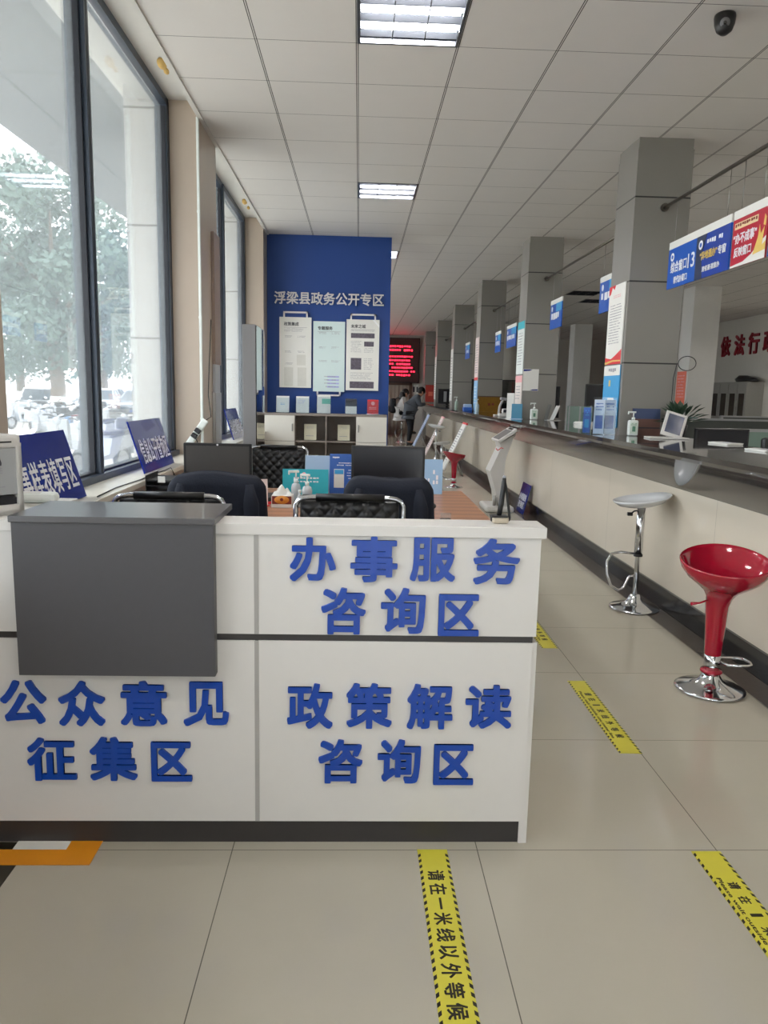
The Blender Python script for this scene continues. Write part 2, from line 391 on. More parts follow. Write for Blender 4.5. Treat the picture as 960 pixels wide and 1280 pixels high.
# pillars of the hall, two rows
for i in range(6):
    y = 6.28 + 3.85 * i
    struct(MB().box(2.19, 2.64, y, y + .46, 0, Z_C - .08).box(2.195, 2.635, y + .005, y + .455, Z_C - .08, Z_C).build('pillar', M_PILLAR))
    struct(MB().box(6.1, 6.6, y, y + .5, 0, Z_C).build('pillar', M_PAINT))
for y in (2.43, -1.42):
    struct(MB().box(2.19, 2.64, y, y + .46, 0, Z_C).build('pillar', M_PILLAR)); struct(MB().box(6.1, 6.6, y, y + .5, 0, Z_C).build('pillar', M_PAINT))
struct(MB().box(1.98, 2.129, Y_B, 24.5, 0, .003).build('floor_border', M_BORDER))
# room dividers far behind the counter
struct(MB().box(4.4, 6.1, 23.2, 23.3, 0, Z_C).box(2.9, 4.4, 22.2, 22.3, 0, Z_C).build('wall_office', M_OFFW))

# ------------------------------------------------------------------ ceiling lights
def ceiling_light(loc, label, lit=True):
    t = thing('ceiling_light', label, 'ceiling light', loc, 0, 'louvred ceiling lights')
    h = MB(); s = .3
    h.box(-s, s, -s, s, .105, .11)
    for a in (-1, 1):
        h.box(min(a * s, a * (s - .006)), max(a * s, a * (s - .006)), -s, s, -.004, .11); h.box(-s, s, min(a * s, a * (s - .006)), max(a * s, a * (s - .006)), -.004, .11)
    for a in (-1, 1):
        h.box(min(a * s, a * (s - .018)), max(a * s, a * (s - .018)), -s, s, -.005, -.001); h.box(-s, s, min(a * s, a * (s - .018)), max(a * s, a * (s - .018)), -.005, -.001)
    h.build('housing', M_REFL, t)
    for k in range(3):
        y = -.19 + .19 * k
        MB().cyl((-.275, y, .05), (.275, y, .05), .016, n=12).build('tube', M_TUBE if lit else M_PAPER, t)
        r = MB()
        r.prism([(y - .09, .03), (y - .088, .03), (y - .03, .1), (y - .032, .1)], 'X', -.29, .29).prism([(y + .09, .03), (y + .088, .03), (y + .03, .1), (y + .032, .1)], 'X', -.29, .29)
        r.build('reflector', M_REFL, t)
    l = MB()
    for k in (-1, 1):
        for y in (-.19, 0, .19): l.prism([(y - .085, .0), (y + .085, .0), (y + .03, .012), (y + .02, .005), (y - .02, .005), (y - .03, .012)], 'X', k * .095 - .003, k * .095 + .003)
    for y in (-.095, .095): l.box(-.29, .29, y - .002, y + .002, -.002, .03)
    l.build('louver', M_REFL, t)
    return t
cl0 = None
lab = {(0, -1): 'lit square louvred ceiling light nearest above the reception desk', (0, 5): 'smaller-looking lit louvred ceiling light between the desk and blue wall',
       (7, 5): 'lit louvred ceiling light above the office, just over the red hanging sign',
       (7, 17): 'switched off ceiling light above the office seen right of a small blue sign', (8, 19): 'switched off dark ceiling light farther over the office behind the nearest pillar'}
for (ix, iy) in FIX:
    p = (-.045 + .6 * ix + .3, 4.85 + .6 * iy + .3, Z_C)
    l = lab.get((ix, iy), 'louvred ceiling light in the row beyond the view')
    if iy >= 17 and 0 < ix < 10: ceiling_light(p, l, False)
    elif cl0 is None: cl0 = ceiling_light(p, l)
    else: dup(cl0, p, 0, l)
# dome camera
t = thing('security_camera', 'black wedge-shaped security camera on the ceiling, top right', 'security camera', (1.94, 4.36, Z_C), math.radians(-22))
MB().lathe([(.0, 0), (.054, 0), (.056, -.012), (.052, -.055), (.04, -.092), (.02, -.108), (.0, -.112)], (0, 0, 0), 24, lambda p: Vector((p.x * (1 - .35 * max(0, p.y) / .06), p.y * 1.15 + p.z * .3, p.z))).build('housing', M_BLACK, t)
MB().lathe([(0, .004), (.022, .004), (.025, 0), (.025, -.012)], (0, 0, 0), 20).build('lens_ring', mat('dark grey ring', '#6a696b', .3), t, (0, -.073, -.066), (math.radians(112), 0, 0))
MB().ball((0, 0, .004), .010).build('lens', M_GLOSSB, t, (0, -.074, -.067), (math.radians(112), 0, 0))

# ------------------------------------------------------------------ reception desk
YD = 2.243
dk = thing('reception_desk', 'white front reception desk with big blue raised characters and black base', 'reception desk', (0, 0, 0))
MB().box(-1.235, .566, YD, YD + .13, .706, 1.018).box(-1.235, .553, YD + .012, YD + .12, .6, .706).build('upper_panel', M_WHITE, dk)
MB().box(-1.235, .581, YD - .006, 2.372, 1.0185, 1.053, .002).box(-1.235, -1.0, 2.372, 2.70, 1.0185, 1.053, .002).box(-1.40, -1.235, YD - .006, 2.43, 1.0185, 1.053).build('top_slab', M_WHITE, dk)
MB().box(-1.235, -1.03, 2.56, 2.68, .2, 1.018).build('return_panel', M_WHITE, dk)
MB().box(-1.235, .5565, YD + .004, YD + .012, .684, .707).build('recess_strip', M_BLACKB, dk)  # black laminate band set back between the panels
MB().box(-1.235, -.309, YD, YD + .02, .08, .685).build('lower_panel', M_WHITE, dk)
MB().box(-.2985, .5570, YD, YD + .02, .08, .685).build('lower_panel', M_WHITE, dk)
MB().box(-.311, -.297, YD - .001, YD + .018, .08, .684).box(-.311, -.297, YD - .0015, YD + .01, .707, 1.017).build('joint_strip', mat('grey joint strip', '#a09d98', .4), dk)
MB().box(-1.235, .545, YD + .012, YD + .03, 0, .08).build('plinth', M_BLACKB, dk)
MB().box(.545, .572, YD + .006, 2.86, 0, .685).box(.548, .566, YD + .13, 2.372, .685, 1.018).build('end_panel', M_WHITE, dk)
MB().box(-1.235, .545, 2.36, 2.86, .715, .74).build('inner_worktop', M_WHITE, dk)
for c, x, z, w, h in [('办', -.132, .945, .140, .136), ('事', .054, .948, .144, .142), ('服', .234, .950, .139, .137), ('务', .430, .946, .143, .143), ('咨', -.037, .784, .137, .148), ('询', .147, .787, .138, .145), ('区', .320, .775, .127, .133),
                      ('政', -.138, .474, .143, .148), ('策', .048, .476, .144, .149), ('解', .240, .475, .144, .149), ('读', .426, .476, .148, .144), ('咨', -.040, .289, .140, .147), ('询', .147, .290, .138, .147), ('区', .322, .280, .129, .137),
                      ('公', -1.022, .481, .139, .141), ('众', -.844, .477, .142, .147), ('意', -.654, .479, .143, .147), ('见', -.461, .479, .141, .145), ('征', -.944, .292, .151, .142), ('集', -.753, .294, .146, .145), ('区', -.572, .286, .127, .132)]:
    lettering(dk, c, M_BLUEL, (x, YD - .0005, z), w, h, depth=.009, bold=.03)
MB().box(-1.012, -.424, 2.198, YD - .0065, .584, 1.0535).build('charcoal_apron', M_CHAR, dk)
MB().box(-1.018, -.418, 2.192, 2.50, 1.0535, 1.073, .002).build('charcoal_top', mat('satin charcoal laminate', '#4c4b4d', .3, var=.05, scale=40, coat=.25), dk)
MATS['satin charcoal laminate'].node_tree.nodes['Principled BSDF'].inputs['Specular IOR Level'].default_value = .8

# pen on a holder
t = thing('pen_holder', 'beige pen holder with an upright black pen on the reception desk', 'pen holder', (.449, 2.318, 1.0535))
MB().box(-.026, .026, -.02, .02, 0, .022, .007).build('base', M_BEIGEP, t)
MB().box(-.029, .022, -.0225, .0225, .0195, .0245, .002).box(-.029, -.026, -.01, .01, .006, .022).build('base_rim', M_BLACK, t)
MB().tube([(-.003, 0, .022), (.0025, 0, .06), (.008, 0, .13), (.0085, 0, .142)], [.0075, .0085, .0075, .006], 12).build('pen', M_BLACK, t)
MB().ball((.009, 0, .145), .0055).build('pen_cap', mat('grey cap', '#8d8f93', .3), t)
MB().tube([(.0095, 0, .136), (.016, 0, .11), (.026, 0, .05), (.031, 0, .016), (.029, 0, .009), (.024, 0, .008)], .0042, 8).build('strap', M_BLACK, t)

# grey-white collection box at the left edge of the desk
t = thing('collection_box', 'white and grey box with a slot on the left end of the desk', 'box', (-1.042, 2.362, 1.0535), math.radians(52))
w_, d_, h_ = .30, .20, .245       # front along local -X, facing -Y
b = MB().box(-w_, 0, 0, d_, .205, h_, .008).box(-w_, 0, 0, .012, 0, .03).box(-.016, 0, 0, .02, 0, .22).box(-w_, -w_ + .016, 0, .02, 0, .22).box(-w_, 0, d_ - .01, d_, 0, .21).box(-w_, 0, 0, d_, 0, .012).box(-w_, -w_ + .01, 0, d_, 0, .21).box(-.01, 0, 0, d_, 0, .21)
b.build('shell', M_WHITE, t)
MB().box(-w_ + .016, -.016, .006, .012, .062, .205).build('front_panel', mat('grey front panel', '#a2a4a4', .3), t)
MB().box(-w_ + .02, -.03, -.0012, .004, .221, .226).build('slot', M_BLACK, t)
MB().box(-w_ + .016, -.016, .012, d_ - .02, .0125, .05).box(-w_ + .016, -.02, .02, .06, .05, .056).build('tray', M_SCREEN, t)
MB().prism([(-.062, .152), (-.083, .152), (-.087, .160), (-.072, .188), (-.066, .176), (-.061, .160)], 'Y', .0045, .0062).build('emblem', M_INK, t)
lines(MB(), -.088, -.060, .146, .124, 3, .006, .6, .1, .008).build('print', M_INKG, t)
lines(MB(), -.07, -.054, .088, .082, 1, .006, .5, .1, .006).build('small_print', M_INKG, t)
MB().tube([(-.118 + .016 * math.cos(a * PI / 8), .0055, .09 + .016 * math.sin(a * PI / 8)) for a in range(16)], .003, 6, True).build('round_mark', M_INK, t)
t = thing('card_reader', 'small rounded white device beside the white box, behind the charcoal top', 'device', (-1.13, 2.585, 1.0535), .12)
MB().box(-.10, .10, -.035, .035, 0, .034, .014).build('body', M_SOAPW, t)
MB().box(-.06, .05, -.02, .02, .0338, .0358, .001).build('lid', M_WHITE, t)

# ------------------------------------------------------------------ stickers and tape on the floor
def strip(x, y0, y1, label, txt, small, group='yellow waiting line strips'):
    """runs from y1 (far) to y0 (near)"""
    t = thing('floor_strip', label, 'floor tape', (x, (y0 + y1) / 2, 0.0002), 0, group); L = (y1 - y0) / 2; hw = .048
    MB().box(-hw, hw, -L, L, 0, .001).build('tape', M_YEL, t)
    s = MB(); n = int(2 * L / .028)
    for k in range(n):
        y = -L + .028 * k
        for sx in (-1, 1):
            a, b2 = sx * hw, sx * (hw - .009)
            s._add([(a, y, .0013), (a, y + .014, .0013), (b2, y + .022, .0013), (b2, y + .008, .0013)], [(0, 1, 2, 3)])
    s.build('hazard_edge', M_TAPEB, t)
    n = len(txt); p0, p1 = (.254, -.256) if not small else (L * .56, -L * .6)
    for i, ch in enumerate(txt):
        y = p0 + (p1 - p0) * i / (n - 1); hh = .052 if not small else .035
        w = hh * .95
        if ch == '一': lettering(t, ch, M_TAPEB, (.0, y, .0011), w, .007, (0, -1, 0), (1, 0, 0), .0006, .03)
        elif ch == '1': lettering(t, ch, M_TAPEB, (.008 if small else 0, y, .0011), .012, hh, (0, -1, 0), (1, 0, 0), .0006, .02)
        else: lettering(t, ch, M_TAPEB, (.008 if small else 0, y, .0011), w, hh, (0, -1, 0), (1, 0, 0), .0006, .022)
    if small: lettering(t, 'Please wait outside one meter line', M_TAPEB, (-.024, 0, .0011), L * 1.3, .014, (0, -1, 0), (1, 0, 0), .0006, .01)
    return t
strip(.259, 1.44, 2.212, 'yellow and black waiting strip in front of the desk, large characters', '请在一米线以外等候', False)
strip(1.150, 1.415, 2.203, 'yellow waiting strip cut off by the lower right picture corner', '请在1米线外等候', True)
strip(1.147, 2.873, 3.662, 'whole yellow waiting strip on the floor in front of the red stool', '请在1米线外等候', True)
strip(1.137, 4.166, 4.955, 'yellow waiting strip mostly hidden behind the right edge of the desk', '请在1米线外等候', True)
t = thing('floor_sticker', 'orange and black square sticker on the floor under the desk corner', 'floor sticker', (-1.1, 2.1, .0002))
MB().box(-.40, .077, -.35, .15, 0, .001).build('black_square', M_TAPEB, t)
MB().box(-.40, .298, .031, .109, .0008, .0022).box(.198, .298, .109, .22, .0008, .0022).build('orange_bracket', M_ORANGE, t)
MB().box(.03, .198, .109, .2, .0012, .0018).build('white_patch', M_PAPER, t)

# ------------------------------------------------------------------ long service counter
ct = thing('service_counter', 'long counter with dark granite top, sloped dark fascia and cream front', 'counter', (2.15, 0, 0))
ya, yb = -4.0, 24.0
MB().box(0, .035, ya, yb, .15, .862).build('front_panel', M_CREAM, ct)
MB().box(-.018, .03, ya, yb, 0, .15).build('base_board', M_BLACKS, ct)
fp = [(.0, .858), (-.228, 1.09), (-.243, 1.113), (-.16, 1.113), (.034, .87)]
MB().prism(fp, 'Y', ya, yb).build('fascia', M_FASCIA, ct)
tp = MB().box(-.25, .035, ya, yb, 1.1135, 1.143)
py = [-1.42, 2.43] + [6.28 + 3.85 * i for i in range(5)]; yy = [ya] + [v for p in py for v in (p, p + .46)] + [yb]
for a, b in zip(yy[0::2], yy[1::2]): tp.box(.035, .52, a, b, 1.1135, 1.143)
tp.build('countertop', M_STONE, ct)
MB().box(.5, .54, ya, yb, .0, 1.11).build('back_panel', M_OFFW, ct)
ZT = 1.1435
ot = thing('office_worktop', 'pale office worktop running behind the service counter', 'worktop', (3.05, 0, 0))
MB().box(-.355, .36, 5.62, 22.1, .71, .74).build('top', M_PAINT, ot)
for y in (6, 9.8, 13, 18, 21.5): MB().box(-.3, .3, y, y + .03, 0, .71).build('support', M_PAINT, ot)

# ------------------------------------------------------------------ bar stools
def lever(t, z, m, ang, r0=.05, L=.13):
    MB().tube([(r0, 0, z), (r0 + L * .5, 0, z - .012), (r0 + L, 0, z - .012)], [.005, .005, .009], 8).build('lever', m, t, None, (0, 0, ang))
def base_col(t, z0, z1, r, rr=.17):
    MB().lathe([(0, .004), (rr, .002), (rr, .008), (rr * .93, .014), (rr * .6, .028), (rr * .35, .05), (.045, .075), (.03, .1), (.0, .1)]).build('base', M_CHROME, t)
    MB().cyl((0, 0, .09), (0, 0, z1), r, n=20).build('column', M_CHROME, t)
def red_stool(loc, rot, label, zs=0.):
    t = thing('bar_stool', label, 'bar stool', loc, rot, 'bar stools along the counter')
    base_col(t, .09, .3 + zs, .03)
    tilt = lambda p: Vector((p.x + .02 * min(1, max(0, p.z - .44 - zs) / .12), p.y - .008 * min(1, max(0, p.z - .44 - zs) / .12), p.z + (.16 * p.y if p.z > .44 + zs else 0) * min(1, (p.z - .44 - zs) / .12) + (.05 * max(0, p.y) ** 2 / .2 if p.z > .5 + zs else 0)))
    pr = [(.040, .185), (.042, .22), (.05, .36), (.055, .44), (.062, .482), (.084, .518), (.13, .556), (.177, .594), (.204, .632), (.213, .66), (.214, .668), (.208, .671), (.20, .655), (.175, .605), (.12, .573), (.06, .562), (.0, .560)]
    MB().lathe([(r, z + zs) for r, z in pr], n=40, fn=tilt).build('seat', M_RED, t)
    MB().lathe([(.03, .102), (.039, .104), (.039, .184), (.03, .186)], (0, 0, zs)).build('collar', M_CHROME, t)
    MB().lathe([(.02, .088), (.05, .09), (.055, .097), (.05, .106), (.03, .11)], (0, 0, zs)).build('ring', M_RED, t)
    pts = [(.035, -.012), (.06, -.052), (.11, -.058), (.15, -.058), (.175, -.045), (.185, -.01), (.185, .01), (.175, .045), (.15, .058), (.11, .058), (.06, .052), (.035, .012)]
    MB().tube([(x, y, .148 + zs) for x, y in pts], .0075, 8).build('footrest', M_CHROME, t, None, (0, 0, -.1 - (rot if not isinstance(rot, tuple) else 0)))
    lever(t, .47 + zs, M_RED, PI - (rot if not isinstance(rot, tuple) else 0) + .3, .06, .10)
    return t
rs = red_stool((1.80, 3.565, .003), -.35, 'glossy red bucket-seat bar stool nearest the camera on a chrome base')
def white_stool(loc, rot, label):
    t = thing('bar_stool', label, 'bar stool', loc, rot, 'bar stools along the counter')
    base_col(t, .09, .72, .017)
    MB().cyl((0, 0, .38), (0, 0, .735), .027, n=20).build('sleeve', M_CHROME, t)
    fn = lambda p: Vector((p.x, p.y * .95, p.z + .13 * p.x + .9 * max(0, p.x) ** 2 * .4))
    MB().lathe([(0, .718), (.10, .722), (.155, .738), (.188, .765), (.194, .774), (.187, .777), (.148, .752), (.09, .740), (0, .737)], n=40, fn=fn).build('seat', M_WSEAT, t)
    MB().tube([(-.02, .02, .385), (-.10, .06, .386), (-.17, .05, .375), (-.215, .0, .33), (-.22, -.03, .25), (-.19, -.04, .17), (-.13, -.03, .135), (-.09, -.015, .15), (-.05, 0, .225), (-.015, 0, .23)], .0085, 8).build('footrest', M_CHROME, t)
    MB().cyl((0, 0, .37), (0, 0, .385), .031, n=16).build('clamp', M_BLACK, t)
    MB().tube([(-.02, 0, .69), (-.05, 0, .685), (-.065, 0, .67)], [.005, .006, .006], 8).box(-.095, -.06, -.012, .012, .652, .676, .004).build('lever', M_BLACK, t)
    return t
ws = white_stool((1.945, 5.02, .003), 0, 'white dished bar stool on a chrome pole, second from the camera')
f1 = dup(rs, (1.515, 11.75, 0), 2.0, 'far red bar stool standing in the aisle left of the white kiosk')
for ch in list(f1.children):
    if ch.name.startswith('lever'): bpy.data.objects.remove(ch)
f1.scale = (.86, .86, .80)
dup(ws, (1.68, 16.2, 0), 2.6, 'pale bar stool beside the counter beyond the far red stool')
dup(ws, (1.45, 13.0, 0), -1.2, 'pale chrome bar stool partly hidden behind the far red stool').scale = (.8, .8, .8)
dup(ws, (1.28, 22.4, 0), .4, 'white bar stool with the seated dark haired person on it')

# ------------------------------------------------------------------ white self-service kiosk and its neighbour sign
k = thing('service_kiosk', 'white angled self-service kiosk with a sloped top beside the counter', 'kiosk', (1.79, 9.25, .003))
MB().box(-.19, .17, -.06, .5, .0, .075, .03).build('base', M_WHITE, k)
body = [(-.03, .08), (-.05, .236), (-.135, .504), (-.01, .80), (-.03, .86), (.17, .98), (.135, .91), (.055, .664), (.04, .417), (.10, .08)]
MB().prism(body, 'Y', .06, .40).build('stand', M_WHITE, k)
hd = MB().box(-.155, .12, 0, .5, -.02, .02, .008); M_ = Matrix.Translation((.07, -.02, .965)) @ Matrix.Rotation(-.60, 4, 'Y')
hd.xf(0, M_).build('head', M_WHITE, k)
MB().box(-.135, .065, .04, .46, .0195, .0215).xf(0, M_).build('screen', mat('pale grey screen', '#8d8b8a', .15), k)
MB().box(.075, .105, .12, .38, .0195, .0215).xf(0, M_).build('scanner_window', M_GLOSSB, k)
MB().tube([(-.09, -.02, .80), (-.07, -.03, .775), (-.045, -.02, .79), (-.03, -.03, .81), (0, -.02, .80)], .006, 6).build('cable', M_REDP, k)
MB().cyl((-.085, -.045, .09), (-.085, -.045, .22), .022, n=14).cyl((-.045, -.05, .09), (-.06, -.05, .2), .013, n=10).build('scanner', M_STEEL, k)
def board(name, label, cat, w, h, t, m, loc, rot, group=None, edge=0.):
    o = thing(name, label, cat, loc, rot, group)
    MB().box(-w / 2, w / 2, -t / 2, t / 2, 0, h, edge).build('panel', m, o)
    return o
b = board('floor_sign', 'blue sign leaning against the counter base next to the white kiosk', 'sign', .42, .37, .012, M_SIGNB, (2.035, 9.27, .006), (-.24, 0, -PI / 2))
lettering(b, '办事服务', M_TEXT, (0, -.0062, .20), .36, .085, bold=.02); lettering(b, '咨询区', M_TEXT, (0, -.0062, .10), .30, .085, bold=.02)

# tilted poster stands farther along the counter
def poster_stand(loc, label, m, foot):
    t = thing('poster_stand', label, 'poster stand', loc, 0, 'tilted poster stands along the counter')
    w = .46; a = math.radians(25)
    R = Matrix.Translation((-.16, 0, .10)) @ Matrix.Rotation(a, 4, 'Y')
    MB().box(-.012, .012, -w / 2, w / 2, 0, .90, .004).xf(0, R).build('board', m, t)
    lines(MB(), -.18, .18, .8, .15, 14, 0, .4, .4).xf(0, R @ Matrix.Translation((-.0122, 0, 0)) @ Matrix.Rotation(-PI / 2, 4, 'Z')).build('print', M_INKG, t)
    MB().box(-.016, .016, -w / 2, w / 2, .90, .935).xf(0, R).build('top_clip', foot, t)
    for s in (-1, 1):
        MB().tube([(.19, s * .2, .0), (.02, s * .2, .38)], .012, 8).tube([(-.25, s * .2, .02), (-.16, s * .2, .12)], .012, 8).build('leg', M_STEEL, t)
    MB().tube([(.19, -.2, .012), (.19, .2, .012)], .012, 8).build('cross_bar', M_STEEL, t)
    return t
poster_stand((1.70, 13.6, 0), 'nearest of the tilted poster stands, cream with a red top', M_PAPER, M_REDP)
poster_stand((1.66, 16.9, 0), 'middle tilted poster stand, pinkish board along the counter', mat('pinkish poster', '#e2d0cc', .5), M_PINK)
poster_stand((1.60, 19.6, 0), 'farthest tilted poster stand, pale blue board near the people', mat('pale blue poster', '#b9c9e6', .4), M_BLACK)

# ------------------------------------------------------------------ chairs, table and screens behind the desk
def quilt(w, h, d, n, amp):
    b = MB(); nu = 90; nv = int(nu * h / w)
    def edge(u, v): return max(0, 1 - (abs(2 * u - 1)) ** 10) ** .5 * max(0, 1 - (abs(2 * v - 1)) ** 8) ** .5
    def f(u, v, s):
        a = u * n; c = v * n * h / w
        q = (abs(math.sin(PI * (a + c))) * abs(math.sin(PI * (a - c)))) ** .45
        return Vector(((u - .5) * w, s * (-d / 2 * edge(u, v) - amp * q * edge(u, v)), v * h))
    b.grid(lambda u, v: f(u, v, 1), nu, nv); b.grid(lambda u, v: f(u, v, -1), nu, nv); return b
def chair(loc, rot, label):
    """visitor chair, front towards local -Y"""
    t = thing('visitor_chair', label, 'chair', loc, rot, 'quilted visitor chairs')
    W2 = .255; zt = .955
    for s in (-1, 1):
        MB().tube([(s * W2, .02, .02), (s * W2, -.40, .015), (s * W2, -.45, .04), (s * W2, -.46, .10), (s * W2, -.46, .55), (s * W2, -.44, .62), (s * W2, -.38, .65), (s * W2, -.12, .655)], .0125, 10).build('side_frame', M_CHROME, t)
        MB().box(s * W2 - .022, s * W2 + .022, -.40, -.13, .658, .682, .008).build('armrest', M_BLACK, t)
    MB().tube([(-W2, -.14, .655), (-W2, -.06, .70), (-W2, -.005, .86), (-W2, .0, .915), (-W2 + .012, 0, .938), (-W2 + .035, 0, .95), (-W2 + .07, 0, zt), (W2 - .07, 0, zt), (W2 - .035, 0, .95), (W2 - .012, 0, .938), (W2, 0, .915), (W2, -.005, .86), (W2, -.06, .70), (W2, -.14, .655)], .0125, 10).build('back_frame', M_CHROME, t)
    MB().cyl((-.16, 0, zt), (.165, 0, zt), .0185, n=14).build('grip', M_BLACK, t)
    MB().tube([(-W2, .02, .02), (W2, .02, .02)], .0125, 10).tube([(-W2, -.43, .40), (W2, -.43, .40)], .011, 8).tube([(-W2, -.1, .40), (W2, -.1, .40)], .011, 8).tube([(-W2, -.1, .40), (-W2, -.12, .65)], .011, 8).tube([(W2, -.1, .40), (W2, -.12, .65)], .011, 8).build('cross_bars', M_CHROME, t)
    quilt(.47, .50, .05, 6, .02).build('backrest', M_LEATHER, t, (0, -.03, .44), (-.10, 0, 0))
    quilt(.47, .46, .06, 6, .012).build('seat', M_LEATHER, t, (0, -.02, .43), (math.radians(88), 0, 0))
    return t
c0 = chair((-.878, 3.5, 0), 0, 'black quilted chrome chair behind the charcoal top, left of the navy jackets')
dup(c0, (-.036, 3.53, 0), 0, 'black quilted chrome chair behind the desk, in front of the black carton')
dup(c0, (-.705, 6.7, 0), 0, 'black quilted chrome chair facing the camera across the wooden table')

t = thing('work_table', 'wooden topped work table behind the reception desk', 'table', (-.2175, 4.74, 0))
MB().box(-.9825, .9825, -.70, .70, .722, .75, .003).build('top', M_WOOD, t)
for sx in (-1, 1):
    for sy in (-1, 1): MB().box(sx * .9 - .02, sx * .9 + .02, sy * .64 - .02, sy * .64 + .02, 0, .722).build('leg', M_GREYK, t)
MB().box(-.9, .9, -.01, .01, .35, .722).build('modesty_panel', M_GREYK, t)
ZW = .7505

def office_chair(loc, label):
    t = thing('office_chair', label, 'chair', loc, 0, 'office chairs under the jackets')
    MB().box(-.22, .22, -.02, .02, .50, .96, .018).build('backrest', M_BLACK, t)
    MB().box(-.23, .23, .03, .46, .42, .48, .025).build('seat', M_BLACK, t)
    MB().tube([(0, -.02, .56), (0, -.045, .46), (0, .05, .40), (0, .22, .40)], .018, 8).build('back_bar', M_BLACK, t)
    MB().cyl((0, .22, .08), (0, .22, .42), .024).build('gas_column', M_CHROME, t)
    for k_ in range(5):
        a = 2 * PI * k_ / 5 + .3
        MB().tube([(0, .22, .1), (.24 * math.cos(a), .22 + .24 * math.sin(a), .065)], [.022, .014], 8).cyl((.24 * math.cos(a) - .014, .22 + .24 * math.sin(a), .03), (.24 * math.cos(a) + .014, .22 + .24 * math.sin(a), .03), .03, n=14).build('leg', M_BLACK, t)
    return t
oc = office_chair((-.735, 3.93, 0), 'black office chair under the left navy jacket')
dup(oc, (.165, 3.93, 0), 0, 'black office chair under the right navy jacket')
def jacket(loc, w, zt, zb, label, seed):
    t = thing('jacket', label, 'jacket', loc, 0, 'navy jackets over chair backs'); ph = seed * 2.1
    def f(u, v):
        a = 2 * PI * u; s = v
        ww = w / 2 * (min(1, (s * 8 + .15)) ** .12 * (.93 + .10 * s)); dd = (.058 + .035 * s) * min(1, s * 9 + .03) ** .5
        ca, sa = math.cos(a), math.sin(a); e = .45
        x = ww * abs(ca) ** e * (1 if ca >= 0 else -1); y = dd * abs(sa) ** .8 * (1 if sa >= 0 else -1)
        fold = (math.sin(x * 38 + ph) * .5 + math.sin(x * 71 + ph * 2 + s * 2) * .35) * .012 * min(1, s * 2.2)
        z = zt - (zt - zb) * s - .03 * (abs(x) / (w / 2)) ** 4 * (1 - s) + .008 * math.sin(x * 17 + ph) * (1 - s)
        return Vector((x, y + fold * (1 if sa >= 0 else -1), z))
    MB().grid(f, 72, 30).build('shell', M_NAVY, t, solid=.004)
    for sx in (-1, 1):
        x = sx * (w / 2 - .085)
        MB().tube([(x * .93, -.036, zt - .06), (x * 1.0, -.056, zt - .16), (x * 1.02, -.07, zt - .30), (x * 1.0, -.08, zt - .46)], [.028, .042, .04, .034], 12).build('sleeve', M_NAVY, t)
    MB().grid(lambda u, v: Vector(((u - .5) * .22, .072 + .02 * v, zt - .028 + .02 * math.sin(PI * u) - .07 * v)), 10, 4).build('collar', M_NAVY, t, solid=.006)
    return t
jacket((-.735, 3.93, 0), .54, 1.022, .50, 'navy jacket over a chair back in front of the left monitor', 1)
jacket((.165, 3.93, 0), .50, 1.012, .52, 'navy jacket over a chair back in front of the right black monitor', 2)
def monitor(loc, w, h, z0, label, lean=0., rot=0., group='computer monitors on the table', ms=None):
    t = thing('computer_monitor', label, 'monitor', loc, rot, group)
    b = MB().box(-w / 2, w / 2, .0, .035, z0, z0 + h, .006).box(-w / 2 + .08, w / 2 - .08, .035, .06, z0 + .06, z0 + h - .06, .01); b.build('casing', M_BLACK, t)
    MB().box(-w / 2 + .016, w / 2 - .016, -.0015, .001, z0 + .022, z0 + h - .016).build('screen', ms or M_SCREEN, t)
    MB().box(-.03, .03, .05, .075, .01, z0 + h * .5, .004).build('neck', M_BLACK, t)
    MB().lathe([(0, 0), (.105, 0), (.11, .006), (.09, .012), (0, .016)], (0, .06, 0)).build('foot', M_BLACK, t)
    return t
m1 = monitor((-.858, 4.62, ZW), .415, .285, .088, 'dark grey monitor on the table behind the left navy jacket', ms=mat('grey screen with reflection', '#454341', .3))  # screen grey is lightened to hold its reflection
MB().cyl((0, -.0004, .364), (0, -.0022, .364), .006, n=14).build('badge', M_SILVER, m1)
monitor((.186, 4.60, ZW), .452, .30, .078, 'black monitor behind the right navy jacket, before the cabinet')

t = thing('document_tray', 'black document tray on the table beside the window sill', 'tray', (-1.03, 5.15, ZW))
t.location = (-1.10, 4.36, ZW)
MB().box(-.09, .085, -.12, .12, 0, .122, .003).build('carton', mat('brown carton', '#94776b', .7), t)
tr = MB()
for k_ in range(3): tr.box(-.09, .085, -.13, .13, .123 + k_ * .03, .127 + k_ * .03).box(-.09, -.086, -.13, .13, .127 + k_ * .03, .153 + k_ * .03).box(.081, .085, -.13, .13, .127 + k_ * .03, .153 + k_ * .03)
tr.build('shelves', M_BLACK, t); MB().box(-.02, .02, -.132, -.13, .175, .21).build('label_holder', M_PAPER, t)

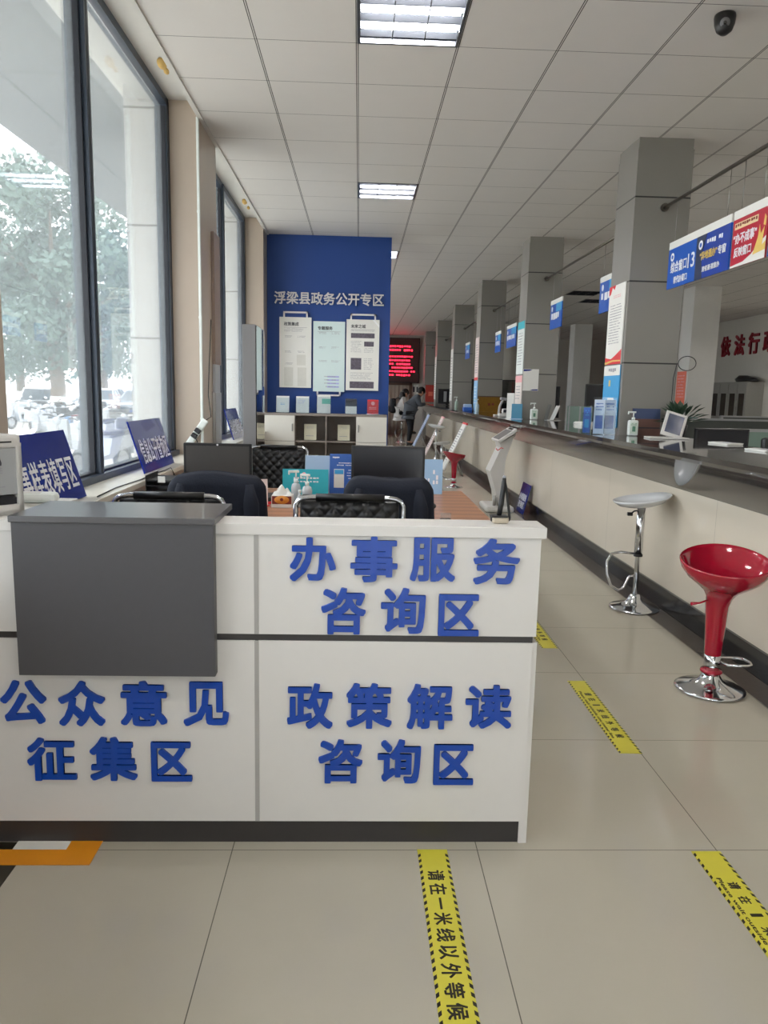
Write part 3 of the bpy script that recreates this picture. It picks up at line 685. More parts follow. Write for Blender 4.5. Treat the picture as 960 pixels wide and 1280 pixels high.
t = thing('tissue_box', 'tissue box with an orange oval and tissues sticking out', 'tissue box', (-.456, 4.56, ZW))
MB().box(-.064, .064, -.055, .055, 0, .02, .002).box(-.063, .063, -.054, .054, .02, .072).build('box', mat('white and maroon carton', '#e0d9d2', .5), t)
MB().box(-.058, .058, -.0555, -.054, .022, .07).build('print_band', M_MAROON, t)
MB().lathe([(0, 0), (.045, 0), (.045, .0016), (0, .0018)], (0, 0, 0), 24).xf(0, Matrix.Translation((0, -.0555, .048)) @ Matrix.Rotation(PI / 2, 4, 'X') @ Matrix.Diagonal((1, .55, 1, 1))).build('oval', M_ORTIS, t)
MB().cyl((0, -.0572, .05), (0, -.0586, .05), .01, n=14).build('seal', M_MAROON, t)
MB().grid(lambda u, v: Vector(((u - .5) * .10 * (1 + .2 * math.sin(9 * v)), (v - .5) * .035 * (1 + .5 * math.sin(7 * u)), .070 + .05 * math.sin(PI * u) ** .6 * math.sin(PI * v) ** .5 * (1 + .35 * math.sin(13 * u + 5 * v)))), 18, 10).build('tissue', M_PAPER, t)
def pump_bottle(loc, label, mb, h=.2, w=.034, square=False, rot=0., group='pump bottles of sanitiser', lbl=True):
    t = thing('pump_bottle', label, 'pump bottle', loc, rot, group); s = h / .2; hb = .125 * s
    if square:
        MB().box(-w * 1.55, w * 1.55, -w, w, 0, hb, .012).build('bottle', mb, t)
        if lbl: MB().box(-w * 1.2, w * 1.2, -w - .0015, -w, .018 * s, hb - .02).build('label', mat('pale bottle label', '#cfdccf', .5), t); MB().box(-w * .5, w * .5, -w - .003, -w - .0015, .035 * s, hb * .62).build('label_print', M_GREENL, t); lines(MB(), -w, w, hb - .025, hb - .045, 2, -w - .0015, .5, .2, .007).build('small_print', M_GREENL, t)
    else:
        MB().lathe([(0, 0), (w * .95, 0), (w, .004), (w, hb * .75), (w * .8, hb * .92), (w * .35, hb), (0, hb)], n=24).build('bottle', mb, t)
    MB().cyl((0, 0, hb - .003), (0, 0, hb + .022 * s), .013 * s, n=14).build('collar', M_SOAPW, t)
    MB().cyl((0, 0, hb + .02 * s), (0, 0, hb + .058 * s), .005 * s, n=10).box(-.045 * s, .018 * s, -.009 * s, .009 * s, hb + .057 * s, hb + .071 * s, .003).box(-.046 * s, -.038 * s, -.004, .004, hb + .047 * s, hb + .06 * s).build('pump', M_SOAPW, t)
    return t
pump_bottle((-.385, 4.68, ZW), 'frosted pump bottle right behind the tissue box', M_CLEARB, .215, .03, rot=.4)
pump_bottle((-.312, 4.63, ZW), 'shorter frosted pump bottle, right of its twin by the tissue box', M_CLEARB, .198, .032, rot=-.3)
t = thing('spray_bottle', 'small clear bottle standing between the two pump bottles', 'bottle', (-.352, 4.555, ZW))
MB().lathe([(0, 0), (.018, 0), (.019, .06), (.008, .075), (.008, .09), (0, .09)], n=16).build('bottle', M_CLEARB, t); MB().cyl((0, 0, .088), (0, 0, .105), .009, n=12).build('cap', M_SOAPW, t)
t = board('table_calendar', 'pinkish white paper stand left of the tissue box', 'desk calendar', .05, .165, .006, mat('pinkish paper', '#e3cfcb', .6), (-.57, 4.56, ZW), (-.1, 0, .3))
MB().box(-.03, .03, -.03, .03, 0, .006).build('foot', M_REDP, t)
t = thing('pink_folder', 'red and black folders lying on the table behind the tissue box', 'folder', (-.52, 4.78, ZW), .3)
MB().box(-.09, .09, -.12, .12, 0, .015).build('cover', M_REDP, t); MB().box(-.085, .085, -.11, .115, .015, .04, .003).build('dark_cover', M_BLACK, t)
t = thing('router_carton', 'small black carton with white lettering behind the right quilted chair', 'carton', (-.218, 4.22, ZW))
MB().box(-.092, .092, -.05, .05, 0, .118, .002).build('carton', M_BLACK, t)
lettering(t, 'TP-LINK', M_TEXT, (-.012, -.0505, .082), .12, .026, bold=.03)
fr = MB()
for a in ((-.086, .066, .101, .1035), (-.086, .066, .060, .0625), (-.086, -.0835, .06, .1035), (.0635, .066, .06, .1035)): fr.box(a[0], a[1], -.0515, -.05, a[2], a[3])
fr.build('print_frame', M_TEXT, t)
MB().box(-.04, .045, -.0512, -.05, .04, .05).build('print', M_INKG, t)
t = board('display_board', 'turquoise sign board with white print standing on the table', 'sign board', .31, .175, .012, M_TEAL, (-.355, 5.10, ZW), (-.08, 0, 0))
lines(MB(), -.08, .12, .12, .07, 2, -.0062, .5, .15, .022).build('print', M_TEXT, t); MB().ball((-.01, -.0075, .14), (.014, .002, .014)).build('round_mark', M_PINK, t); MB().box(-.12, .12, 0, .06, 0, .006).build('foot', M_TEAL, t)
t = board('display_board', 'plain pale blue board between turquoise sign and blue phone poster', 'sign board', .185, .258, .01, M_SKYB, (-.275, 5.24, ZW), (-.08, 0, 0)); MB().box(-.08, .08, 0, .06, 0, .006).build('foot', M_SKYB, t)
t = board('display_board', 'blue board picturing a phone, left of the right black monitor', 'sign board', .20, .275, .01, M_MIDB, (-.095, 5.2, ZW), (-.08, 0, 0))
MB().box(-.07, .0, -.0065, -.005, .04, .17, .0005).build('phone_picture', M_PAPER, t); MB().box(-.066, -.004, -.0078, -.0065, .135, .165).build('phone_screen', M_CYAN, t)
lines(MB(), -.05, .08, .215, .185, 2, -.0052, .5, .2, .012).build('print', M_TEXT, t); lines(MB(), -.08, -.03, .255, .24, 1, -.0052, .8, .1, .012).build('heading', M_TEXT, t); lines(MB(), .02, .09, .165, .09, 4, -.0052, .3, .3, .01).build('small_print', M_TEXT, t); MB().box(-.08, .08, 0, .06, 0, .006).build('foot', M_MIDB, t)
t = board('display_board', 'light blue acrylic board with white characters right of the monitor', 'sign board', .135, .245, .008, M_LIGHTB, (.53, 5.25, ZW), (-.06, 0, 0))
lines(MB(), .0, .045, .17, .06, 3, -.0042, .85, .05, .022).build('print', M_TEXT, t); lines(MB(), -.055, -.03, .11, .08, 1, -.0042, .8, .05, .02).build('heading', M_TEXT, t); MB().box(-.05, .05, 0, .06, 0, .006).build('foot', M_LIGHTB, t)
t = thing('computer_mouse', 'black computer mouse on the table right of the monitor', 'mouse', (.455, 4.55, ZW)); MB().ball((0, 0, .02), (.03, .05, .02)).xf(0, Matrix.Identity(4)).build('body', M_BLACK, t); MB().box(-.003, .003, -.045, -.02, .032, .041, .001).build('wheel', M_GREYK, t)
t = thing('acrylic_stand', 'small clear acrylic stand on the table edge near the desk corner', 'acrylic stand', (.50, 4.16, ZW)); MB().box(-.03, .03, -.002, .002, 0, .04).box(-.03, .03, -.002, .05, 0, .003).build('panel', M_CLEAR, t)

# ------------------------------------------------------------------ along the window sill
ZS = .9185
def sill_sign(y0, y1, label, txt, tx0, tx1, m=M_SIGNB, x=-1.325):
    b = board('window_sign', label, 'sign', y1 - y0, .335, .010, m, (x, (y0 + y1) / 2, ZS + .001), (-.30, 0, PI / 2), 'signs on the window sill')
    lettering(b, txt, M_TEXT, ((tx0 + tx1) / 2, -.0052, .135), tx1 - tx0, .16, bold=.012, spacing=1.12); return b
sill_sign(2.93, 3.68, 'blue sign on the sill behind the white box, large white characters', '办事样表填写区', -.33, .335)
sill_sign(4.70, 5.44, 'glossy blue sign on the sill further along, mirroring the window', '信息公开查询区', -.31, .34)
sill_sign(8.06, 8.80, 'small-looking sign on the second window sill before the grey kiosk', '自助查询服务区', -.33, .33)
t = thing('sill_cable', 'thin dark cable lying along the marble window sill', 'cable', (-1.28, 4.4, ZS))
MB().tube([(.02, -.75, .004), (.0, -.4, .004), (.025, 0, .004), (.01, .25, .004), (.03, .5, .004), (.042, .6, .012), (.052, .64, -.03), (.052, .66, -.16)], .0035, 6).build('cable', M_BLACK, t)
t = thing('power_strip', 'white power strip hanging by its cord on the beige pilaster', 'power strip', (-1.31, 6.172, 1.10), (0, .62, 0))
MB().box(-.028, .028, -.016, .012, -.125, .125, .012).build('body', M_SOAPW, t)
for z in (-.03, .02): MB().box(-.022, .026, -.05, -.016, z - .018, z + .018, .005).build('plug', M_BLACK, t)
MB().tube([(.0, -.045, -.03), (.05, -.05, -.05), (.09, -.04, -.12), (.06, -.03, -.2), (.0, -.03, -.28)], .005, 6).build('plug_cord', M_BLACK, t)
MB().tube([(0, 0, .12), (.02, 0, .17), (-.10, .012, .30), (-.23, .014, .5), (-.42, .014, .8)], .004, 6).build('cord', M_BLACK, t, (.0, 0, 0))
t = thing('conduit', 'white plastic conduit running down the pilaster edge to the ceiling', 'conduit', (-1.268, 6.186, 0)); MB().box(-.012, .008, -.012, .012, .2, 3.5, .003).build('duct', M_SOAPW, t)
for z in (1.2, 2.0, 2.8): MB().box(-.014, .010, -.0145, -.012, z, z + .02).build('clip', M_SOAPW, t)
t = thing('steel_duct_cover', 'brushed steel cover with a brown plaque on the pilaster side', 'duct cover', (X_W + .001, 6.7, 0))
MB().box(0, .03, -.13, .13, .0, 1.42, .003).build('steel_box', M_STEEL, t); MB().box(0, .022, -.10, .13, 1.42, 1.66, .003).build('grey_section', M_GREYK, t); MB().box(0, .026, -.10, .16, 1.66, 2.75, .003).build('plaque', M_PLAQ, t)
for y, z, r in ((5.5, 3.53, .05), (5.62, 3.535, .03), (9.2, 3.53, .05), (9.5, 3.535, .03)):
    t = thing('foam_patch', 'blob of yellow sealing foam above the window frame at the ceiling edge', 'sealing foam', (-1.36, y, 3.6), 0, 'foam blobs at the ceiling edge'); MB().ball((0, 0, 0), (r * .6, r * 1.3, r * .6), 10, 7).build('blob', M_FOAM, t)
t = thing('display_kiosk', 'tall grey slab kiosk with black glass side by the second window', 'display kiosk', (-1.045, 7.3, 0))
MB().box(-.066, .058, 0, .62, .06, 2.06, .004).build('cabinet', M_GREYK, t)
MB().box(.058, .066, .01, .61, .1, 2.05).build('glass_front', M_GLOSSB, t); MB().box(-.12, .12, .02, .60, 0, .06, .004).build('base', M_GREYK, t)

# ------------------------------------------------------------------ blue partition: posters, cabinet, leaflets
def wall_poster(x0, x1, z0, z1, label, m, title, frame):
    t = thing('wall_poster', label, 'poster', ((x0 + x1) / 2, 10.44, z0), 0, 'posters on the blue partition'); w = x1 - x0; h = z1 - z0
    MB().box(-w / 2, w / 2, -.012, .012, 0, h).build('panel', m, t); fw = w / 2 - .05
    fm = MB()
    if frame == 'top': zz = (h, h + .075)
    else: zz = (-.06, 0)
    fm.box(-fw, -fw + .022, -.008, .008, zz[0] - .0, zz[1]).box(fw - .022, fw, -.008, .008, zz[0], zz[1])
    fm.box(-fw, fw, -.008, .008, zz[1] - .022, zz[1]) if frame == 'top' else fm.box(-fw, fw, -.008, .008, zz[0], zz[0] + .022)
    for s in (-1, 1): fm.cyl((s * (fw - .05), .028, h * .9), (s * (fw - .05), .012, h * .9), .01, n=8).cyl((s * (fw - .05), .028, h * .1), (s * (fw - .05), .012, h * .1), .01, n=8)
    fm.build('bracket', M_SILVER, t)
    lettering(t, title, M_INK, (-w / 2 + .16, -.0122, h - .09), .2, .05, bold=.02)
    MB().box(-w / 2 + .06, w / 2 - .06, -.0132, -.012, h - .137, h - .133).build('rule', M_INKG, t)
    return t, w, h
t, w, h = wall_poster(-1.087, -.657, 1.495, 2.43, 'left cream poster on the blue partition, mostly text', M_PAPER, '政策集成', 'top')
lines(MB(), -.15, .15, h - .15, h - .2, 3, -.012, .4, .3, .02).build('print', M_INKG, t)
for x, z in ((-.09, .66), (.08, .66), (-.09, .46), (.08, .46), (-.09, .30)): lines(MB(), x - .05, x + .05, z + .03, z, 2, -.012, .45, .3, .012).build('caption', M_INKG, t)
for x, z0, z1 in ((.08, .30, .44), (-.09, .02, .27), (.09, .02, .27)): MB().box(x - .06, x + .06, -.0128, -.012, z0, z1).build('faint_box', mat('faint grey print', '#d3d2ca', .6), t)
t, w, h = wall_poster(-.631, -.203, 1.45, 2.385, 'middle pale mint poster on the blue partition, lilac lines at its foot', M_PAPERB, '专题服务', 'bottom')
for z in (.76, .57, .39):
    for x in (-.08, .09): lines(MB(), x - .055, x + .055, z + .03, z, 2, -.012, .45, .3, .012).build('caption', M_INKG, t)
for i in range(4): MB().box(-.02, .14, -.0132, -.012, .19 - .045 * i, .212 - .045 * i).build('lilac_line', M_LILAC, t); lines(MB(), -.06, .10, .208 - .045 * i, .19 - .045 * i, 1, -.0132, .6, .1, .02).build('line_print', M_INKG, t)
t, w, h = wall_poster(-.185, .262, 1.475, 2.42, 'right cream poster on the blue partition with grey photographs', M_PAPER, '未来之城', 'top')
for x0, x1, z0, z1 in ((-.16, .16, .70, .765), (.02, .15, .59, .655), (-.16, -.015, .28, .435), (-.17, .16, .03, .12)): MB().box(x0, x1, -.0132, -.012, z0, z1).build('photograph', M_PHOTO, t)
for x0, x1, z1, z0, n in ((-.16, .15, .81, .78, 2), (-.16, -.02, .66, .50, 8), (.02, .15, .57, .5, 4), (.02, .15, .43, .27, 7), (-.16, .15, .24, .14, 5)): lines(MB(), x0, x1, z1, z0, n, -.012, .35, .3, .011).build('print', M_INKG, t)
MB().poly([(w / 2 - .10, -.0128, h), (w / 2 - .07, -.0128, h), (w / 2, -.0128, h - .075), (w / 2, -.0128, h - .105)]).build('peeled_corner', mat('bright film', '#f4f4f4', .2), t)

YC = 10.10
t = thing('storage_cabinet', 'low white and taupe cabinet with open shelves below the blue partition', 'cabinet', (-.425, YC, 0))
xs = [-.835, -.423, -.01, .387, .80]; H = 1.155
MB().box(-.835, .802, 0, .35, H - .028, H).box(-.835, .80, 0.012, .345, .03, .058).box(-.835, .80, .02, .345, 0, .03).box(-.82, .79, .33, .345, .05, H - .028).build('carcass', M_CABB, t)
for x in (-.835, -.432, -.016, .39, .786): MB().box(x, x + .016, .002, .33, .058, H - .028).build('divider', M_CABB, t)
for z in (.40, .775): MB().box(-.416, .39, .01, .33, z, z + .018).build('shelf', M_CABB, t)
for x0, x1, hx in ((-.832, -.428, -.455), (.394, .80, .425)):
    d = MB().box(x0, x1, -.016, .001, .79, H - .03).build('door', M_CAB, t); MB().box(x0, x1, -.016, .001, .06, .784).build('door', M_CAB, t)
    MB().box(hx - .008, hx + .008, -.032, -.016, .92, 1.02, .003).build('handle', M_STEEL, d)
def booklet(x, z, w, h, label, group, lie=False, n=1):
    t = thing('booklet', label, 'booklet', (x, YC + .12, z), (-.12, 0, 0) if not lie else 0, group)
    if lie: MB().box(-w / 2, w / 2, -.1, .1, 0, h, .002).build('pages', M_BOOK, t); MB().box(-w / 2 - .003, w / 2 + .003, -.103, .1, h, h + .004).build('cover', M_BOOK, t)
    else:
        MB().box(-w / 2, w / 2, 0, .012, 0, h).build('cover', M_BOOK, t); lines(MB(), -w * .3, w * .3, h - .03, h - .07, 2, 0, .3, .2, .012).build('print', M_INKG, t); lines(MB(), -w * .35, w * .3, .06, .04, 1, 0, .3, .1).build('rule', M_INKG, t)
        MB().box(-w / 2, w / 2, -.02, .03, -.0008, .004).build('holder', M_CLEAR, t)
    return t
booklet(-.652, .797, .165, .215, 'cream booklet standing on the upper left open shelf', 'booklets on the cabinet shelves')
booklet(-.20, .797, .165, .215, 'cream booklet standing on the upper right open shelf', 'booklets on the cabinet shelves')
booklet(-.645, .419, .19, .17, 'stack-like cream booklet lying on the lower left open shelf', 'booklets on the cabinet shelves', True)
booklet(-.21, .419, .19, .17, 'stack-like cream booklet lying on the lower right open shelf', 'booklets on the cabinet shelves', True)
def leaflet(x, label, m, w=.172, h=.225, hd=None, band=None):
    t = thing('leaflet_stand', label, 'leaflet stand', (x, YC + .12, H + .0008), (-.14, 0, 0), 'leaflet stands on the cabinet')
    MB().box(-w / 2, w / 2, -.004, .004, .004, h).build('leaflet', m, t)
    MB().box(-w / 2 - .008, w / 2 + .008, -.0085, -.0065, 0, h * .9).build('front_sheet', M_CLEAR, t); MB().box(-w / 2 - .008, w / 2 + .008, .0065, .0085, 0, h + .01).build('back_sheet', M_CLEAR, t); MB().box(-w / 2 - .008, w / 2 + .008, -.03, .06, -.001, .003).build('foot', M_CLEAR, t)
    if hd: MB().box(hd[0], hd[1], -.0052, -.004, hd[2], hd[3]).build('cover_patch', band, t)
    return t
l = leaflet(-1.022, 'plain white leaflet in a stand, leftmost on the cabinet', M_PAPER); lines(MB(), -.03, .03, .13, .1, 2, -.004, .5, .1, .02).build('print', M_CYAN, l)
l = leaflet(-.757, 'white leaflet with faint print, second from the left on cabinet', M_PAPER); lines(MB(), -.06, .03, .17, .12, 3, -.004, .4, .3, .02).build('print', M_LILAC, l)
leaflet(-.472, 'white leaflet with a green band, middle stand on the cabinet', M_PAPER, .18, .25, (-.025, .09, .13, .2), mat('green band print', '#6fb8a4', .5))
leaflet(-.105, 'dark and white leaflet, second from the right on cabinet', M_PAPER, .15, .205, (-.075, .075, .105, .205), mat('dark cover', '#3a3c48', .4))
l = leaflet(.19, 'red leaflet in a clear stand, rightmost on the cabinet', M_REDP, .15, .2); MB().cyl((0, -.004, .15), (0, -.0055, .15), .025, n=16).build('emblem', M_PINK, l); lines(MB(), -.05, .05, .1, .06, 2, -.004, .5, .1, .02).build('print', M_PINK, l)

# ------------------------------------------------------------------ far end: led screen, doorway, notices
t = thing('led_screen', 'red led text screen high on the far wall', 'led screen', (1.15, Y_F - .002, 1.86))
MB().box(-.98, .98, -.12, 0, 0, 1.50).build('panel', M_LEDB, t)
MB().box(-1.0, 1.0, -.14, 0, -.04, .0).box(-1.0, 1.0, -.14, 0, 1.5, 1.54).box(-1.0, -.96, -.14, 0, 0, 1.5).box(.96, 1.0, -.14, 0, 0, 1.5).build('frame', mat('dark led frame', '#2c1d1c', .4), t)
def led_rows(o, z1, z0, n):
    lines(MB(), -.93, .82, z1, z0, n, -.12, .5, .12, .085).build('lit_text', M_LED, o)
led_rows(t, 1.27, 1.01, 2); led_rows(t, .91, .13, 6)
d1 = struct(MB().box(.30, .42, Y_F - .08, Y_F, 0, 1.82).box(1.80, 1.90, Y_F - .08, Y_F, 0, 1.82).box(.30, 1.90, Y_F - .08, Y_F, 1.74, 1.82).build('door_1', M_BROWN))
MB().grid(lambda u, v: Vector((.42 + 1.38 * u, Y_F - .04 + .015 * math.sin(u * 60), 1.74 * v)), 90, 2).build('panel', M_CURT, d1, solid=.006)
for x, lb in ((1.98, 'left of two small dark framed notices by the far door'), (2.1, 'right of two small dark framed notices by the far door')):
    t = thing('wall_notice', lb, 'notice', (x, Y_F - .012, 1.42), 0, 'small notices on the far wall'); MB().box(-.05, .05, 0, .012, 0, .34).build('frame', M_PAPER, t); MB().box(-.03, .03, -.002, 0, .08, .27).build('picture', M_INK, t)
t = thing('wall_notice', 'red poster on the end pillar above the counter', 'poster', (2.43, 25.52, 1.18), 0); MB().box(-.2, .2, -.01, .008, 0, .56).build('panel', mat('red poster', '#b23a30', .5), t); MB().box(-.1, .05, -.012, -.01, .2, .34).build('patch', M_ORP, t)
t = thing('storage_box', 'brown carton on the floor by the far doorway', 'carton', (.75, 26.6, 0)); MB().box(-.28, .28, -.2, .2, 0, .42, .01).build('carton', mat('brown card', '#7d5b45', .7), t); MB().box(-.28, .28, -.2, .2, .42, .424).box(-.02, .02, -.202, -.2, .3, .42).build('tape', M_BOOK, t)
t = thing('floor_basket', 'dark basket standing left of the far doorway', 'basket', (.62, 25.4, 0)); MB().lathe([(0, 0), (.17, 0), (.22, .4), (.205, .4), (.16, .02), (0, .02)], n=20).build('basket', M_BLACK, t); MB().lathe([(.22, .38), (.23, .39), (.22, .41), (.205, .4)], n=20).build('rim', M_BLACK, t)

# ------------------------------------------------------------------ people
def skinned(name, joints, edges, m, parent, sub=2):
    """joints: name -> ((x, y, z), radius); the first is the root"""
    names = list(joints); me = bpy.data.meshes.new(name); me.from_pydata([joints[n][0] for n in names], [(names.index(a), names.index(b)) for a, b in edges], [])
    o = bpy.data.objects.new(name, me); C.objects.link(o); o.modifiers.new('s', 'SKIN')
    for i, n in enumerate(names):
        sv = me.skin_vertices[0].data[i]; r = joints[n][1]; sv.radius = r if isinstance(r, tuple) else (r, r); sv.use_root = i == 0
    o.modifiers.new('u', 'SUBSURF').levels = sub; o.modifiers['u'].render_levels = sub
    bpy.context.view_layer.update(); dg = bpy.context.evaluated_depsgraph_get(); nm = bpy.data.meshes.new_from_object(o.evaluated_get(dg))
    bpy.data.objects.remove(o); nm.materials.clear(); nm.materials.append(m); nm.name = name
    for p in nm.polygons: p.use_smooth = True
    r = bpy.data.objects.new(name, nm); C.objects.link(r); r.parent = parent; return r
def person(loc, rot, label, J, coat, trousers, long_hair, coat_scale=1.28):
    """J: joint positions; the figure faces local +X"""
    t = thing('person', label, 'person', loc, rot)
    E = [('pelvis', 'waist'), ('waist', 'chest'), ('chest', 'neck'), ('neck', 'chin'), ('chin', 'head'), ('head', 'crown')]
    R = dict(pelvis=(.10, .13), waist=(.12, .145), chest=(.125, .17), neck=.055, chin=.075, head=.092, crown=.06, sh=.07, el=.045, wr=.032, ha=.036, hip=.09, kn=.06, an=.042, to=.038)
    body = {}
    for k_ in ('pelvis', 'waist', 'chest', 'neck', 'chin', 'head', 'crown'): body[k_] = (J[k_], R[k_])
    for s in 'lr':
        for k_ in ('sh', 'el', 'wr', 'ha', 'hip', 'kn', 'an', 'to'): body[k_ + s] = (J[k_ + s], R[k_])
        E += [('chest', 'sh' + s), ('sh' + s, 'el' + s), ('el' + s, 'wr' + s), ('wr' + s, 'ha' + s), ('pelvis', 'hip' + s), ('hip' + s, 'kn' + s), ('kn' + s, 'an' + s), ('an' + s, 'to' + s)]
    for s in 'lr':                                             # five fingers at the end of each hand
        h = Vector(J['ha' + s]); w = Vector(J['wr' + s]); d = (h - w).normalized(); sd_ = d.cross(Vector((0, 0, 1))).normalized()
        for i in range(4):
            q = h + sd_ * (.024 * (i - 1.5)) + d * (.045 + .02 * (1 - abs(i - 1.4) / 2)); body['f%d%s' % (i, s)] = (tuple(q), .009); body['g%d%s' % (i, s)] = (tuple(q + d * .03 + Vector((0, 0, -.014))), .008)
            E += [('ha' + s, 'f%d%s' % (i, s)), ('f%d%s' % (i, s), 'g%d%s' % (i, s))]
        q = w + d * .04 + sd_ * .045; body['th' + s] = (tuple(q), .011); body['tt' + s] = (tuple(q + d * .035), .009); E += [('ha' + s, 'th' + s), ('th' + s, 'tt' + s)]
    skinned('body', body, E, M_SKIN, t)
    cj = {}; ce = [('pelvis', 'waist'), ('waist', 'chest'), ('chest', 'neck')]
    for k_ in ('pelvis', 'waist', 'chest', 'neck'):
        r = R[k_]; f = coat_scale * (1.28 if k_ == 'pelvis' else 1) if k_ != 'neck' else 1.2
        cj[k_] = (J[k_], tuple(x * f for x in r) if isinstance(r, tuple) else r * f)
    cj['hem'] = (tuple(Vector(J['pelvis']) + Vector((.0, 0, -.07))), (.165, .20)); ce.append(('pelvis', 'hem'))
    for s in 'lr':
        for k_ in ('sh', 'el', 'wr'): cj[k_ + s] = (J[k_ + s], R[k_] * 1.4)
        ce += [('chest', 'sh' + s), ('sh' + s, 'el' + s), ('el' + s, 'wr' + s)]
    skinned('jacket', cj, ce, coat, t)
    tj = {'pelvis': (J['pelvis'], (.118, .148))}; te = []
    for s in 'lr':
        for k_ in ('hip', 'kn', 'an'): tj[k_ + s] = (J[k_ + s], R[k_] * 1.25)
        te += [('pelvis', 'hip' + s), ('hip' + s, 'kn' + s), ('kn' + s, 'an' + s)]
    skinned('trousers', tj, te, trousers, t)
    for s in 'lr':
        a = Vector(J['an' + s]); b_ = Vector(J['to' + s]); MB().tube([a + Vector((-.05, 0, -.055)), a + Vector((.02, 0, -.045)), b_ + Vector((.0, 0, -.01)), b_ + Vector((.05, 0, -.015))], [.04, .05, .045, .025], 10).build('shoe', M_BLACK, t)
    h = Vector(J['head']); hb = MB().ball(h + Vector((-.018, 0, .03)), (.112, .10, .112))
    if long_hair: hb.tube([h + Vector((-.07, 0, .03)), h + Vector((-.10, 0, -.10)), h + Vector((-.11, 0, -.24)), h + Vector((-.10, 0, -.34))], [.085, .10, .09, .05], 14)
    hb.build('hair', M_HAIR, t)
    for s in (-1, 1): MB().ball(h + Vector((.098, s * .034, -.012)), (.008, .014, .008), 8, 6).build('eye', M_BLACK, t)
    MB().ball(h + Vector((.108, 0, -.035)), (.02, .013, .022), 10, 7).build('nose', M_SKIN, t); MB().ball(h + Vector((.093, 0, -.075)), (.01, .024, .006), 10, 6).build('mouth', M_PINK, t)
    for s in (-1, 1): MB().ball(h + Vector((-.005, s * .098, -.02)), (.022, .012, .032), 10, 7).build('ear', M_SKIN, t)
    return t
P1 = dict(pelvis=(-.10, 0, .93), waist=(-.03, 0, 1.08), chest=(.10, 0, 1.27), neck=(.20, 0, 1.40), chin=(.26, 0, 1.44), head=(.28, 0, 1.50), crown=(.27, 0, 1.57),
          shl=(.12, .17, 1.31), ell=(.20, .21, 1.12), wrl=(.36, .12, 1.17), hal=(.41, .09, 1.175), shr=(.12, -.17, 1.31), elr=(.20, -.22, 1.12), wrr=(.36, -.13, 1.175), har=(.41, -.10, 1.178),
          hipl=(-.09, .09, .86), knl=(-.01, .10, .50), anl=(-.05, .11, .10), tol=(.07, .13, .05), hipr=(-.09, -.09, .86), knr=(-.02, -.09, .50), anr=(-.09, -.10, .10), tor=(.03, -.12, .05))
person((1.49, 21.3, 0), .12, 'person in a grey jacket and dark trousers leaning over the counter', P1, M_GREYC, M_DARKC, False)
P2 = dict(pelvis=(-.05, 0, .84), waist=(-.02, 0, .98), chest=(.04, 0, 1.20), neck=(.09, 0, 1.34), chin=(.12, 0, 1.39), head=(.13, 0, 1.45), crown=(.12, 0, 1.52),
          shl=(.05, .16, 1.25), ell=(.14, .20, 1.02), wrl=(.32, .12, 1.0), hal=(.38, .09, 1.0), shr=(.05, -.16, 1.25), elr=(.14, -.21, 1.02), wrr=(.32, -.13, 1.0), har=(.38, -.10, 1.0),
          hipl=(.0, .09, .84), knl=(.34, .10, .78), anl=(.30, .10, .36), tol=(.40, .11, .31), hipr=(.0, -.09, .84), knr=(.34, -.10, .78), anr=(.30, -.10, .36), tor=(.40, -.11, .31))
p2 = person((1.25, 22.4, 0), .1, 'person with long dark hair and white top seated on a far stool', P2, M_WHITEC, M_DARKC, True)
t = thing('backpack', 'black backpack on the back of the seated person', 'backpack', (1.03, 22.38, .86), .1)
MB().box(-.11, .06, -.15, .15, 0, .44, .06).build('bag', M_DARKC, t); MB().box(-.15, -.10, -.11, .11, .04, .22, .02).build('pocket', M_DARKC, t)
for s in (-1, 1): MB().tube([(.05, s * .09, .42), (.12, s * .1, .46), (.2, s * .1, .42), (.22, s * .1, .25), (.10, s * .1, .06)], .015, 8).build('strap', M_BLACK, t)

# ------------------------------------------------------------------ on the counter
def pillar_poster(yc, w, z0, h, label, m, extra=None):
    t = thing('pillar_poster', label, 'poster', (2.184, yc, z0), -PI / 2, 'posters on the pillar sides')
    MB().box(-w / 2, w / 2, -.005, .003, 0, h).build('panel', m, t); return t
yp = 6.53
t = pillar_poster(yp, .40, 1.735, .665, 'long white notice with red corner ornaments on the nearest pillar', M_PAPER)
lines(MB(), -.15, .15, .50, .16, 15, -.005, .3, .2, .012).build('print', M_INKG, t); lines(MB(), -.08, .1, .58, .55, 2, -.005, .45, .2, .03).build('heading', M_PINK, t)
MB().prism([(-.2, .665), (-.2, .59), (-.16, .60), (-.12, .655), (-.07, .63), (-.04, .665)], 'Y', -.0062, -.005).build('corner_ornament', M_REDP, t)
MB().prism([(-.2, 0), (-.2, .06), (-.05, .045), (.06, .075), (.2, .12), (.2, 0)], 'Y', -.0062, -.005).build('foot_ornament', M_REDP, t); MB().prism([(-.2, 0), (-.2, .02), (0, .035), (.2, .03), (.2, .02), (0, .022)], 'Y', -.0074, -.0062).build('gold_wave', M_GOLD, t)
t = pillar_poster(yp, .41, 1.20, .525, 'blue and white poster under the long notice on the nearest pillar', M_CYAN)
MB().box(-.205, .205, -.0062, -.005, .44, .525).build('white_head', M_PAPER, t); lines(MB(), -.08, .1, .50, .46, 1, -.0062, .8, .05, .05).build('heading', M_INKG, t); lines(MB(), -.06, .08, .40, .32, 1, -.005, .9, .05, .06).build('gold_title', M_GOLD, t); MB().box(-.07, .09, -.0062, -.005, .1, .25).build('picture', M_PAPER, t)
